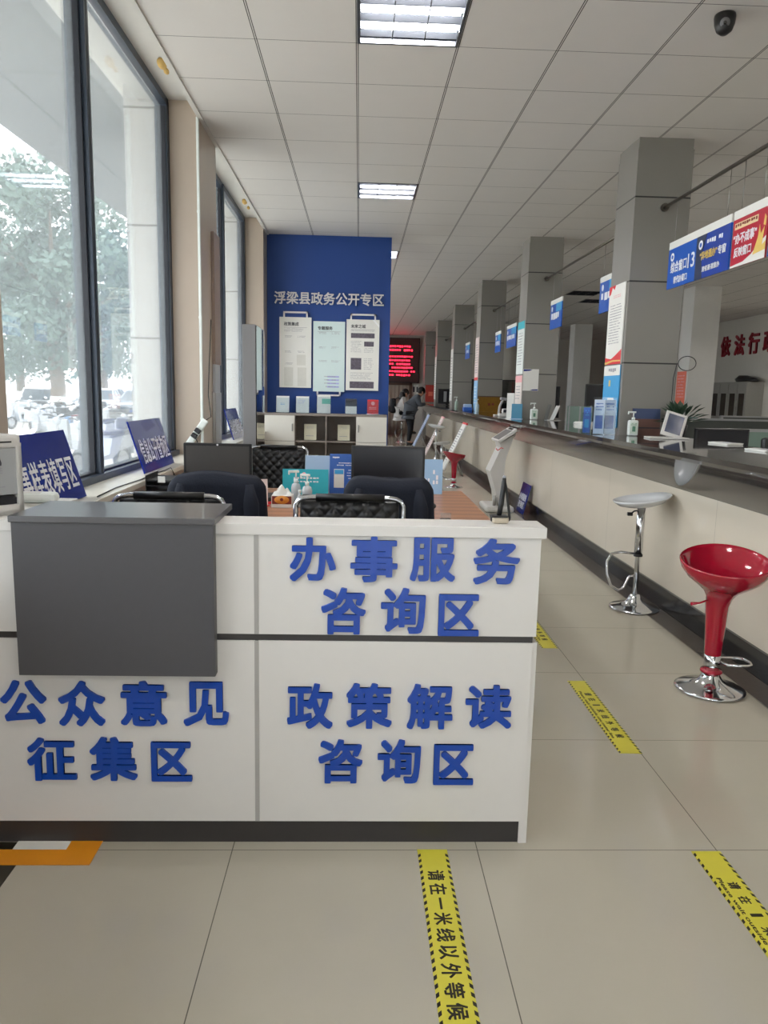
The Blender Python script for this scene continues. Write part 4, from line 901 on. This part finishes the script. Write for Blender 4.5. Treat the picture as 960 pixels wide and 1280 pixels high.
t = pillar_poster(10.36, .42, 1.74, .70, 'pale poster with a teal head on the second pillar', mat('pale poster', '#d6dcd8', .5)); MB().box(-.21, .21, -.0062, -.005, .6, .70).build('teal_head', M_TEAL, t); lines(MB(), -.15, .15, .55, .1, 12, -.005, .3, .2, .015).build('print', M_INKG, t)
t = pillar_poster(10.36, .42, 1.16, .56, 'poster with pink head and blue foot low on the second pillar', mat('ivory poster', '#ddd3cc', .5)); MB().box(-.21, .21, -.0062, -.005, .47, .56).build('pink_head', M_PINK, t); MB().box(-.21, .21, -.0062, -.005, 0, .17).build('blue_foot', M_CYAN, t); lines(MB(), -.15, .15, .42, .22, 5, -.005, .3, .2, .015).build('print', M_INKG, t)
t = pillar_poster(14.2, .40, 1.72, .78, 'pinkish white poster high on the third pillar', mat('rosy paper', '#e0cfcb', .5)); lines(MB(), -.15, .15, .65, .1, 12, -.005, .3, .2, .015).build('print', M_INKG, t); MB().box(-.2, .2, -.0062, -.005, 0, .05).build('red_foot', M_REDP, t)
t = pillar_poster(14.2, .40, 1.15, .56, 'sky blue poster low on the third pillar', mat('sky blue poster', '#8fc0e6', .45)); lines(MB(), -.15, .15, .45, .1, 6, -.005, .3, .2, .02).build('print', M_TEXT, t)
t = pillar_poster(18.06, .40, 1.3, 1.2, 'tall whitish poster on the fourth pillar', M_PAPER); lines(MB(), -.15, .15, 1.0, .1, 14, -.005, .3, .2, .02).build('print', M_INKG, t)
t = pillar_poster(21.9, .40, 1.3, 1.2, 'tall whitish poster on the fifth pillar', M_PAPER); lines(MB(), -.15, .15, 1.0, .1, 14, -.005, .3, .2, .02).build('print', M_INKG, t)
t = thing('pillar_sign', 'white notice with blue trim corners on the front of the second pillar', 'notice', (2.29, 10.128, 1.52), 0); MB().box(-.105, .105, -.004, .0, 0, .285, .0005).build('panel', M_PAPER, t)
MB().prism([(-.1, .28), (-.1, .255), (-.02, .262), (.02, .28)], 'Y', -.0052, -.004).prism([(.1, .005), (.1, .022), (.03, .018), (-.01, .005)], 'Y', -.0052, -.004).build('blue_trim', M_SIGNB, t)
pump_bottle((2.265, 6.17, ZT), 'pale green pump bottle at the front of the nearest pillar', M_SOAPW, .205, .026, True, 0.)
pump_bottle((2.30, 9.88, ZT), 'white pump bottle at the front of the second pillar', M_SOAPW, .225, .03, True, 0.)
pump_bottle((2.13, 13.6, ZT), 'bluish pump bottle beside the bronze plaque on the counter', mat('bluish bottle', '#bcd3de', .3), .24, .035, False)
pump_bottle((2.27, 17.6, ZT), 'far greenish pump bottle before the fourth pillar', mat('greenish bottle', '#9fb0a4', .3), .26, .04, False)
def brochure_holder(x, y, w, h, label, m, front, rot=0.):
    t = thing('brochure_holder', label, 'brochure holder', (x, y, ZT), rot, 'brochure holders on the counter')
    MB().box(-w / 2, w / 2, -.004, .004, .006, h, .0005).build('brochure', m, t); MB().box(-w / 2 + .012, w / 2 - .012, -.0055, -.004, .05, h * .55).build('picture', front, t); lines(MB(), -w / 2 + .015, w / 2 - .015, h * .9, h * .65, 3, -.004, .5, .2, .012).build('print', front, t)
    MB().box(-w / 2 - .006, w / 2 + .006, -.022, -.019, 0, h * .8).box(-w / 2 - .006, -w / 2 - .003, -.022, .01, 0, h * .8).box(w / 2 + .003, w / 2 + .006, -.022, .01, 0, h * .8).box(-w / 2 - .006, w / 2 + .006, -.022, .03, 0, .004).box(-w / 2 - .006, w / 2 + .006, .008, .011, 0, h + .02).build('clear_holder', M_CLEAR, t)
    return t
brochure_holder(1.955, 6.42, .06, .22, 'narrow blue brochure in a clear holder, leftmost at the nearest pillar', M_MIDB, M_CYAN, -.5)
brochure_holder(2.01, 6.27, .085, .29, 'pale brochure with blue print in a clear holder by the pillar', mat('pale blue paper', '#c9d7ea', .5), M_MIDB, -.35)
brochure_holder(2.105, 6.30, .10, .29, 'blue headed brochure in a clear holder touching the pillar corner', M_SKYB, M_MIDB, -.2)
t = board('brochure_stand', 'tall narrow white stand left of the second pillar posters', 'stand', .10, .34, .02, M_PAPER, (2.06, 10.25, ZT), (0, 0, -.6), None); MB().box(-.06, .06, -.04, .04, 0, .006).build('foot', M_PAPER, t)
t = board('brochure_stand', 'teal blue stand at the foot of the second pillar', 'stand', .14, .20, .03, mat('teal blue card', '#4f8fae', .5), (2.11, 10.05, ZT), (0, 0, -.3), None); MB().box(-.08, .08, -.04, .04, 0, .006).build('foot', M_SKYB, t)
t = board('picture_board', 'dusky sunset picture board leaning on the nearest pillar', 'picture', .235, .225, .008, M_SUNSET, (2.395, 6.215, ZT), (-.12, 0, 0)); MB().box(-.117, .117, -.0055, -.004, .14, .225).build('sky_part', mat('dusk sky print', '#3d4a6a', .4), t); MB().box(-.117, .117, -.0055, -.004, .06, .07).build('skyline', M_INK, t)
t = thing('signature_tablet', 'white tablet display tilted on a flat base in front of the pillar', 'tablet', (2.41, 5.80, ZT), -.12)
MB().box(-.15, .15, -.06, .13, 0, .012, .004).build('base', M_WHITE, t); MT = Matrix.Translation((.03, .03, .012)) @ Matrix.Rotation(.28, 4, 'Y') @ Matrix.Rotation(-.25, 4, 'X')
MB().box(-.085, .085, -.008, .008, 0, .20, .006).xf(0, MT).build('bezel', M_WHITE, t); MB().box(-.062, .062, -.0095, -.0078, .03, .18).xf(0, MT).build('screen', mat('dark blue screen', '#333c55', .15), t)
MB().prism([(.075, .012), (.125, .012), (.092, .15)], 'X', .02, .08).build('rear_support', M_WHITE, t)
t = thing('potted_plant', 'small dark leafy plant behind the white tablet on the counter', 'plant', (2.60, 6.06, ZT))
t.scale = (1.5, 1.5, 1.45)
MB().lathe([(0, 0), (.035, 0), (.048, .07), (.044, .07), (.03, .06), (0, .06)], n=18).build('pot', M_BLACK, t)
lf = MB(); r_ = random.Random(3)
for i in range(70):
    a = r_.random() * 2 * PI; L = .05 + .09 * r_.random(); el = .2 + 1.2 * r_.random(); c = Vector((0, 0, .07)); d = Vector((math.cos(a) * math.cos(el), math.sin(a) * math.cos(el), math.sin(el))); sd_ = d.cross(Vector((0, 0, 1))).normalized() * .014
    e = c + d * L; tip = e + d * .04 + Vector((0, 0, -.015)); lf.poly([c + d * L * .6, e + sd_, tip, e - sd_])
lf.build('leaves', M_PLANT, t); MB().tube([(0, 0, .05), (.01, 0, .12), (.0, .01, .18)], .004, 6).build('stem', M_PLANT, t)
t = thing('cable_loop', 'thin black cable with a round loop hanging off the nearest pillar', 'cable', (2.64, 6.27, 1.745))
MB().tube([(.075 + .075 * math.cos(a * PI / 16), -.01, .058 * math.sin(a * PI / 16)) for a in range(32)], .0035, 6, True).build('loop', M_BLACK, t)
MB().tube([(-.01, -.012, .0), (-.03, -.008, -.12), (-.03, -.01, -.3), (.01, -.05, -.42), (.03, -.1, -.52), (-.02, -.16, -.60)], .0035, 6).build('cord', M_BLACK, t)
t = monitor((2.92, 5.95, .7405), .46, .33, .155, 'black monitor behind the counter, right of the plant', rot=.1, group='monitors behind the counter')
monitor((3.02, 9.3, .7405), .46, .46, .41, 'tall black monitor behind the counter left of the nearest pillar', rot=.1, group='monitors behind the counter')
monitor((2.86, 11.0, .7405), .14, .46, .40, 'narrow black monitor edge beside the second pillar', rot=0, group='monitors behind the counter')
t = office_chair((2.99, 5.2, .0), 'black office chair back at the right picture edge behind the counter')
t.location.z = .0; t.rotation_euler = (0, 0, .25); t.location.x = 3.04
for ch in t.children:
    if ch.name.startswith('backrest'): ch.scale = (1.1, 1.3, 1.0); ch.location.z = .24
    if ch.name.startswith('back_bar'): ch.location.z = .0; ch.scale.z = 1.15
def papers(x, y, z, label, n=3, w=.21, d=.29):
    t = thing('paper_stack', label, 'papers', (x, y, z), .2, 'loose papers on the counter'); b = MB()
    for i in range(n): b.xf(b.mark(), Matrix.Identity(4)); mk = b.mark(); b.box(-w / 2, w / 2, -d / 2, d / 2, i * .006, i * .006 + .0055); b.xf(mk, Matrix.Rotation(.12 * math.sin(i * 2.3), 4, 'Z'))
    b.build('sheets', M_PAPER, t); MB().box(-.05, .05, -.08, .05, n * .006, n * .006 + .0006).build('print', M_INKG, t); return t
papers(2.55, 8.3, ZT, 'white paper stack on the counter left of the brochure holders', 6)
papers(2.60, 5.25, ZT, 'white papers on the counter below the black monitor', 2, .13, .2)
papers(2.52, 4.6, ZT, 'white papers at the right picture edge on the counter', 2, .12, .18)
t = thing('glass_guard', 'low grey glass guard on the counter behind the paper stack', 'glass guard', (2.62, 8.9, ZT)); MB().box(-.15, .15, -.004, .004, 0, .20).build('pane', M_GREENG, t)
for x in (-.13, 0, .13): MB().box(x - .008, x + .008, -.01, .01, 0, .205).build('post', M_GREYK, t)
t = thing('acrylic_stand', 'bent clear white-edged stand beside the second pillar bottle', 'acrylic stand', (2.52, 9.75, ZT)); MB().prism([(-.02, 0), (.06, .19), (.068, .19), (-.01, 0)], 'Y', -.09, .09).build('edge', M_WHITE, t); MB().box(-.09, .09, -.09, .09, 0, .006).build('foot', M_WHITE, t); MB().prism([(-.10, .0), (-.05, .2), (-.045, .2), (-.095, 0)], 'Y', -.09, .09).build('panel', M_CLEAR, t)
t = thing('plaque', 'bronze plaque with faint characters before the third pillar', 'plaque', (2.41, 13.93, ZT), (-.06, 0, 0)); MB().box(-.215, .215, 0, .012, 0, .28).build('panel', M_BROWNB, t); MB().box(-.222, .222, -.004, .014, .272, .29).box(-.222, -.208, -.004, .014, 0, .29).box(.208, .222, -.004, .014, 0, .29).build('frame', M_BROWN, t); lines(MB(), -.1, .1, .16, .10, 1, 0, .9, .05, .07).build('print', M_MAROON, t)
t = thing('document_camera', 'white angled document camera behind the kiosk top on the counter', 'document camera', (2.12, 11.4, ZT))
MB().box(-.08, .08, -.12, .06, 0, .02, .008).build('base', M_WHITE, t); MB().tube([(0, .03, .02), (.01, .02, .14), (.05, -.02, .25)], .017, 8).build('arm', M_WHITE, t); MB().box(-.035, .05, -.12, .0, .24, .28, .01).xf(0, Matrix.Rotation(.15, 4, 'Y')).build('head', M_GREYK, t); MB().cyl((.01, -.06, .235), (.01, -.06, .225), .012, n=10).build('lens', M_BLACK, t)
t = thing('card_terminal', 'white handheld terminal on a cradle behind the white kiosk', 'terminal', (2.10, 10.85, ZT)); MB().box(-.09, .09, -.05, .05, 0, .05, .015).build('cradle', M_WHITE, t); MB().box(-.04, .04, -.06, .02, .05, .12, .012).build('handset', M_WHITE, t); MB().box(-.03, .03, -.0615, -.0595, .065, .105).build('screen', M_INK, t)
t = thing('tissue_packs', 'blue and white packs at the foot of the third pillar', 'packs', (2.06, 14.35, ZT)); MB().box(-.08, .08, -.1, .1, 0, .07, .01).build('pack', M_MIDB, t); MB().box(-.07, .07, -.09, .09, .07, .13, .01).build('top_pack', M_SKYB, t)
t = monitor((2.40, 20.6, ZT), .5, .40, .05, 'far dark screen with pale bands on the counter by the people', group='monitors behind the counter'); MB().box(-.1, -.02, -.003, -.0015, .1, .38).box(.05, .1, -.003, -.0015, .1, .38).build('screen_bands', M_GREYK, t)

# ------------------------------------------------------------------ rods and hanging signs above the counter
for i in range(-1, 6):
    y0 = 6.28 + 3.85 * (i - 1) + .46; y1 = 6.28 + 3.85 * i
    t = thing('hanging_rod', ['steel rod overhead in the bay nearest the camera, holding the red sign', 'steel rod between the two nearest pillars'][i] if 0 <= i < 2 else 'steel rod between far pillars above the counter', 'rod', (2.43, y0, 2.97), 0, 'sign rods between the pillars')
    MB().cyl((0, .004, 0), (0, y1 - y0 - .004, 0), .013, n=12).build('rod', M_ROD, t)
    for y in (.002, y1 - y0 - .026): MB().cyl((0, y, 0), (0, y + .024, 0), .032, n=18).build('end_flange', M_ROD, t)
def hang_sign(y0, y1, label, m, z1=2.605, h=.30, plain=None):
    """faces the aisle; local +X runs towards the camera"""
    w = y1 - y0; t = thing('hanging_sign', label, 'hanging sign', (2.43, (y0 + y1) / 2, z1 - h), -PI / 2, 'window signs hanging from the rods')
    MB().box(-w / 2, w / 2, -.006, .006, 0, h, .001).build('panel', m, t); MB().box(-w / 2, w / 2, -.0075, .0075, h, h + .055, .002).build('header', M_PAPER, t)
    for x in (-w / 2 + .08, w / 2 - .08): MB().tube([(x, 0, h + .05), (x, 0, 2.97 - (z1 - h) - .015)], .0022, 5).build('wire', M_STEEL, t)
    return t, w
t, w = hang_sign(5.085, 6.09, 'blue hanging sign reading window 13 over the counter', M_SIGNB2)
MB().box(.0, w / 2, -.0072, -.006, .0, .30).build('right_panel', mat('deep blue print', '#123a9a', .3, var=.25, scale=4), t); MB().prism([(0, .30), (.16, .30), (.09, .16), (.12, 0), (0, 0)], 'Y', -.0084, -.0072).build('dark_wave', mat('navy print', '#26314f', .3), t)
for x in (-.42, .07): MB().cyl((x, -.0085, .235), (x, -.0098, .235), .032, n=20).build('round_emblem', M_TEXT, t); MB().cyl((x, -.0098, .235), (x, -.0106, .235), .016, n=14).build('emblem_core', M_SIGNB2, t)
lettering(t, '综合窗口', M_TEXT, (-.30, -.0062, .155), .29, .085, bold=.02); lettering(t, '13', M_TEXT, (-.08, -.0062, .160), .11, .105, bold=.01); lettering(t, '帮代办窗口', M_TEXT, (-.255, -.0062, .055), .24, .055, bold=.02)
lines(MB(), .13, .40, .255, .215, 1, -.0072, .8, .02, .035).build('small_print', M_TEXT, t); lettering(t, '“异地通办”', M_GOLD, (.20, -.0085, .155), .26, .06, bold=.02); lettering(t, '专窗', M_TEXT, (.40, -.0085, .152), .115, .06, bold=.02); lettering(t, '跨省通·随意办', M_TEXT, (.25, -.0085, .06), .26, .04, bold=.02)
t, w = hang_sign(4.63, 5.055, 'red hanging sign with white characters and a gold flourish', M_SIGNR)
MB().box(-.19, .10, -.0072, -.006, .235, .275).build('pale_banner', mat('pale gold print', '#e6cfa0', .4), t); lines(MB(), -.18, .08, .268, .244, 1, -.0072, .8, .02, .028).build('small_print', M_MAROON, t)
lettering(t, '“办不成事”', M_TEXT, (-.05, -.0062, .175), .29, .068, bold=.02); lettering(t, '反映窗口', M_TEXT, (-.065, -.0062, .09), .22, .062, bold=.02)
MB().prism([(-.212, 0), (-.212, .012), (-.05, .02), (.05, .05), (.14, .10), (.2125, .13), (.2125, 0)], 'Y', -.0072, -.006).build('white_sweep', M_PAPER, t)
MB().prism([(.07, .04), (.12, .14), (.13, .21), (.15, .15), (.19, .19), (.17, .08), (.2125, .1), (.2125, .05)], 'Y', -.0086, -.0072).build('gold_flourish', M_GOLD, t); MB().prism([(.17, .2), (.18, .26), (.2, .24), (.195, .19)], 'Y', -.0072, -.006).build('gold_drop', M_GOLD, t)
t, w = hang_sign(3.60, 4.60, 'blue hanging sign cut by the right picture edge beyond the red one', M_SIGNB2); lettering(t, '综合窗口12', M_TEXT, (-.2, -.0062, .155), .42, .085, bold=.02)
def small_signs(lst):
    for y0, y1, label, z1 in lst:
        t, w = hang_sign(y0, y1, label, M_SIGNB2, z1); lines(MB(), -w / 2 + .06, w / 2 - .1, .19, .10, 1, -.006, .9, .03, .1).build('print', M_TEXT, t); MB().cyl((-w / 2 + .09, -.006, .245), (-w / 2 + .09, -.0074, .245), .032, n=16).build('round_emblem', M_TEXT, t)
        MB().box(w * .02, w / 2, -.0072, -.006, .2, .3).build('pale_band', M_CYAN, t)
small_signs([(9.25, 9.79, 'small blue hanging sign seen left of the nearest pillar, fourth window', 2.59), (7.25, 7.80, 'blue hanging sign half hidden behind the nearest pillar poster', 2.59),
             (13.2, 13.7, 'lilac blue hanging sign right of the third pillar', 2.50), (11.9, 12.65, 'blue hanging sign beside the second pillar poster', 2.52), (16.9, 17.55, 'far tiny blue hanging sign before the fourth pillar', 2.55)])

# ------------------------------------------------------------------ office behind the counter
for c, y, z in (('依', 19.82, 2.84), ('法', 19.10, 2.84), ('行', 18.40, 2.84), ('政', 17.70, 2.85)):
    t = thing('wall_character', 'large dark red wall character on the office wall, %s of four' % {'依': 'leftmost', '法': 'second', '行': 'third', '政': 'last, cut off,'}[c], 'wall character', (X_R - .001, y, z), -PI / 2, 'red characters on the office wall')
    lettering(t, c, M_REDTXT, (0, 0, 0), .50, .52, depth=.03, bold=.03)
def file_cabinet(y, label):
    t = thing('file_cabinet', label, 'file cabinet', (X_R - .002, y, 0), -PI / 2, 'file cabinets along the office wall')
    MB().box(-.45, .45, -.40, 0, 0, 1.9, .004).build('body', mat('grey office cabinet', '#8f8d86', .45), t)
    for s in (-1, 1):
        d = MB().box(s * .225 - .215, s * .225 + .215, -.415, -.40, .95, 1.85).build('door', mat('grey office cabinet', '#8f8d86'), t)
        MB().box(s * .225 - .13, s * .225 + .13, -.418, -.415, 1.05, 1.62).build('pane', mat('dark cabinet glass', '#2a241d', .08), d)
        MB().box(s * .03 - .008, s * .03 + .008, -.43, -.415, 1.3, 1.45).build('handle', M_STEEL, d)
        MB().box(s * .225 - .215, s * .225 + .215, -.415, -.40, .05, .93).build('lower_door', mat('grey office cabinet', '#8f8d86'), t)
    return t
fc = file_cabinet(20.0, 'grey file cabinet with dark glass doors, left one under the red characters')
dup(fc, (X_R - .002, 18.2, 0), -PI / 2, 'grey file cabinet with dark glass doors, right one under the red characters')
dup(fc, (X_R - .002, 19.1, 0), -PI / 2, 'grey file cabinet between the two outer glass fronted ones')
t = thing('cloth_bundle', 'dark bundle lying on top of the file cabinets', 'bundle', (X_R - .25, 18.1, 1.905)); MB().lathe([(0, 0), (.2, 0), (.24, .05), (.16, .12), (0, .15)], n=18, fn=lambda p: Vector((p.x * .7, p.y * 2.2, p.z * (1 + .3 * math.sin(9 * p.y))))).build('cloth', M_BLACK, t); MB().tube([(0, -.5, .03), (0, 0, .13), (0, .45, .03)], .02, 6).build('strap', M_BLACK, t)
def workstation(x0, x1, y, label, m):
    t = thing('office_partition', label, 'desk partition', ((x0 + x1) / 2, y, 0), 0, 'desk partitions in the office'); w = (x1 - x0) / 2
    MB().box(-w, w, -.02, .02, .05, 1.12).build('screen', m, t); MB().box(-w, w, -.025, .025, 1.12, 1.15).build('top_rail', M_GREYK, t)
    MB().box(-w, w, .02, .72, .71, .74).build('worktop', M_PAINT, t)
    for s in (-1, 1): MB().box(s * w - .025, s * w + .025, -.03, .03, 0, 1.15).build('post', M_GREYK, t)
    return t
workstation(5.0, 7.0, 12.2, 'low office partition behind the black monitor, left side', mat('dark partition fabric', '#4c504d', .8))
workstation(7.2, 9.2, 14.8, 'low office partition in front of the file cabinets', mat('dark partition fabric', '#4c504d', .8))
t = workstation(4.0, 5.2, 8.0, 'pale framed glass partition at the right picture edge', M_GREENG)
t = thing('file_box', 'teal file box standing on the office desk by the white pillar', 'file box', (5.35, 11.9, .7405)); t.location = (5.55, 12.6, .7405); MB().box(-.12, .12, -.12, .12, 0, .42, .004).build('box', mat('dull teal', '#5f8f88', .5), t); MB().box(-.05, .05, -.122, -.12, .2, .3).build('label_card', M_PAPER, t)
t = thing('wall_notice', 'orange red printed sheet on the side of the white office pillar', 'notice', (6.098, 14.25, 1.35), -PI / 2); MB().box(-.20, .20, -.006, 0, 0, .62).build('panel', M_ORP, t); lines(MB(), -.15, .15, .55, .1, 8, -.006, .4, .2, .03).build('print', M_PINK, t)
t = thing('wall_screen', 'dark wall screen with a small light on the far office wall', 'screen', (4.0, 22.19, 1.0), 0); MB().box(-.8, .8, -.05, .005, 0, .9, .004).build('panel', M_BLACK, t); MB().box(-.77, .77, -.052, -.05, .03, .87).build('glass', M_GLOSSB, t)

# ------------------------------------------------------------------ outside the windows
struct(MB().box(-90, -1.92, Y_B - .42, 120, -.3, -.15).build('ground', M_GROUND))
def tree(loc, label, h, seed, m, wash=True):
    t = thing('street_tree', label, 'tree', loc, seed, 'trees along the street'); r = random.Random(seed)
    MB().tube([(0, 0, 0), (.05, 0, 1.6), (-.08, .05, h * .35), (.1, -.1, h * .55)], [.36, .30, .27, .15], 12).build('trunk', M_BARK, t)
    br = MB()
    for i in range(7):
        a = r.random() * 6.28; z = h * (.28 + .05 * i); L = h * .25
        br.tube([(0, 0, z), (math.cos(a) * L * .5, math.sin(a) * L * .5, z + L * .45), (math.cos(a) * L, math.sin(a) * L, z + L * .7)], [.12, .08, .03], 7)
    br.build('branches', M_BARK, t)
    if wash: MB().tube([(0, 0, 0.0), (.035, 0, 1.15)], [.375, .33], 12).build('whitewash', M_PAPER, t)
    cr = MB(); blobs = []
    for i in range(34):
        a = r.random() * 6.28; q = r.random() ** .6; z = h * (.26 + .68 * r.random()); R = h * .42 * math.sin(PI * min(1, max(.12, (z / h - .12) / .9))) ** .7
        blobs.append((Vector((math.cos(a) * R * q, math.sin(a) * R * q, z)), h * (.07 + .07 * r.random())))
    for c, rad in blobs:
        for j in range(300):
            d = Vector((r.gauss(0, 1), r.gauss(0, 1), r.gauss(0, .8))).normalized() * rad * (.5 + .55 * r.random()); p = c + d
            u = Vector((r.gauss(0, 1), r.gauss(0, 1), r.gauss(0, 1))).normalized() * .16; w = u.cross(d).normalized() * .09 if d.length else Vector((.1, 0, 0))
            cr.poly([p - u, p + w, p + u, p - w])
    n = len(cr.v); cr.build('crown', m, t); return t
tr0 = tree((-12.9, 33.0, -.15), 'large street tree with whitewashed trunk in the left window pane', 10.8, 1, M_LEAF)
tree((-15.6, 47.0, -.15), 'street tree seen in the right window pane beside the outer pillar', 11.2, 2, M_LEAF2)
dup(tr0, (-24.5, 56.0, -.15), 2.0, 'far smaller street tree between the two big trunks')
dup(tr0, (-24.5, 36.0, -.15), 4.2, 'street tree at the left edge of the first window')
dup(tr0, (-15.5, 62.0, -.15), 1.1, 'street tree far up the road beyond the outer pillar')
dup(tr0, (-34.0, 62.0, -.15), 5.0, 'distant street tree across the road')
def car(loc, rot, paint, label):
    t = thing('car', label, 'car', loc, rot, 'cars parked outside'); hw = .88
    low = [(-2.2, .35), (-2.25, .6), (-2.1, .86), (-1.2, .95), (1.4, .97), (2.15, .92), (2.25, .6), (2.2, .33)]
    b = MB(); b.prism(low, 'Y', -hw, hw).build('body', paint, t).modifiers.new('b', 'BEVEL').width = .07
    cabn = [(-1.25, .94), (-.55, 1.45), (.9, 1.48), (1.75, .96)]
    def P(p, s): k_ = (p[1] - .94) / .54; return (p[0], s * (hw - .04 - .17 * k_), p[1])
    g = MB(); g._add([P(p, -1) for p in cabn] + [P(p, 1) for p in cabn], [(0, 1, 2, 3), (7, 6, 5, 4), (0, 4, 5, 1), (2, 6, 7, 3)]); g.build('windows', M_CARGL, t)
    g = MB(); q = [(-.6, 1.43), (-.5, 1.49), (.85, 1.52), (.98, 1.46)]; g.prism(q, 'Y', -.70, .70)
    for s in (-1, 1):
        for a, c in (((-1.25, .94), (-.55, 1.45)), ((.2, .94), (.2, 1.46)), ((1.75, .96), (.9, 1.48))): g.tube([P(a, s), P(c, s)], .035, 6)
    g.build('roof', paint, t)
    for x in (-1.4, 1.4):
        for s in (-1, 1):
            w = MB().cyl((x, s * .70, .32), (x, s * .90, .32), .32, n=20).build('wheel', M_TYRE, t); MB().cyl((x, s * .88, .32), (x, s * .91, .32), .20, n=16).build('hub', M_GREYK, w)
    for s in (-1, 1): MB().box(-2.26, -2.18, s * .62 - .16, s * .62 + .16, .66, .78, .02).build('headlamp', M_CLEARB, t); MB().box(2.2, 2.27, s * .64 - .14, s * .64 + .14, .66, .82, .02).build('tail_lamp', M_TAIL, t); MB().box(-.75, -.6, s * .86, s * 1.02, .95, 1.07, .02).build('mirror', paint, t)
    MB().box(-2.28, -2.2, -.25, .25, .42, .54).build('number_plate', M_MIDB, t); MB().box(-2.27, -2.2, -.45, .45, .56, .64).build('grille', M_BLACK, t); return t
ca = car((-14.6, 35.5, -.15), 1.9, M_CARW, 'white car parked behind the whitewashed tree trunk')
dup(ca, (-13.6, 40.5, -.15), 1.75, 'white car parked left of the window mullion')
dup(ca, (-17.5, 53.0, -.15), 1.3, 'white car seen in the right window pane')
dup(ca, (-20.5, 50.0, -.15), 1.6, 'white car farther away between the trunks')
car((-10.6, 38.0, -.15), 1.5, M_CARS, 'silver car with red tail lamps by the outer pillar')
def moped(loc, rot, paint, label):
    t = thing('motor_scooter', label, 'scooter', loc, rot, 'scooters parked outside')
    for x in (-.62, .62):
        w = MB().tube([(x + .20 * math.cos(a * PI / 10), 0, .25 + .20 * math.sin(a * PI / 10)) for a in range(20)], .05, 8, True).build('wheel', M_TYRE, t); MB().cyl((x, -.03, .25), (x, .03, .25), .15, n=16).build('hub', M_GREYK, w)
    MB().prism([(.85, .50), (.35, .40), (.18, .28), (-.28, .26), (-.34, .32), (.1, .36), (.2, .66), (.75, .72)], 'Y', -.13, .13).build('rear_body', paint, t)
    MB().prism([(-.30, .30), (-.40, .85), (-.46, .95), (-.52, .93), (-.48, .6), (-.40, .28)], 'Y', -.2, .2).build('leg_shield', paint, t)
    MB().box(.12, .80, -.14, .14, .70, .79, .04).build('seat', M_BLACK, t)
    MB().tube([(-.62, .0, .25), (-.45, 0, .95)], .035, 8).build('fork', M_GREYK, t)
    MB().tube([(-.34, -.36, 1.02), (-.42, -.2, 1.03), (-.45, 0, .98), (-.42, .2, 1.03), (-.34, .36, 1.02)], .018, 8).build('handlebar', M_BLACK, t)
    MB().ball((-.50, 0, .92), (.07, .09, .08), 12, 8).build('headlamp', M_CLEARB, t); MB().box(.84, .89, -.08, .08, .56, .64, .02).build('tail_lamp', M_TAIL, t)
    MB().prism([(-.88, .38), (-.72, .50), (-.5, .50), (-.42, .42), (-.5, .45), (-.72, .45)], 'Y', -.07, .07).build('front_fender', paint, t)
    for s in (-1, 1):
        m_ = MB().tube([(-.4, s * .24, 1.03), (-.36, s * .28, 1.16)], .008, 6).build('mirror_stem', M_BLACK, t); MB().ball((-.36, s * .29, 1.19), (.015, .055, .035), 10, 6).build('mirror', M_CHROME, m_)
    MB().tube([(.05, .06, .3), (.08, .2, .02)], .012, 6).build('side_stand', M_BLACK, t); MB().box(.62, .98, -.14, .14, .80, 1.02, .04).build('top_box', M_BLACK, t); return t
mo = moped((-4.75, 14.0, -.15), 1.2, M_CARS, 'silver scooter parked closest outside the first window')
moped((-6.3, 17.0, -.15), 1.4, mat('blue scooter paint', '#5a7fa8', .3), 'bluish scooter behind the closest one outside')
for x, y, r, lb in ((-5.9, 15.6, 1.5, 'scooter just behind the closest two outside'), (-6.6, 19.3, 1.2, 'scooter in the middle row left of the window mullion'), (-8.2, 20.3, 1.45, 'scooter in the middle row beside the first blue sign'), (-8.9, 24.0, 1.3, 'scooter between the middle row and the whitewashed trunk'), (-5.1, 17.9, 1.0, 'scooter in the right pane left of the second blue sign'), (-7.3, 22.8, 1.5, 'scooter parked beyond the middle row'), (-9.9, 25.6, 1.2, 'scooter beside the whitewashed trunk, near row'), (-11.0, 27.0, 1.3, 'scooter left of the near row by the trunk'),
                    (-10.6, 29.8, 1.1, 'scooter in the far row right of the trunk'), (-7.2, 26.0, 1.4, 'scooter in the right pane, far row'), (-4.6, 15.9, 1.3, 'scooter low behind the second blue sign'), (-12.4, 28.5, 1.2, 'scooter at the far left behind the white box')):
    dup(mo, (x, y, -.15), r, lb)
bpy.data.objects.remove(_to)
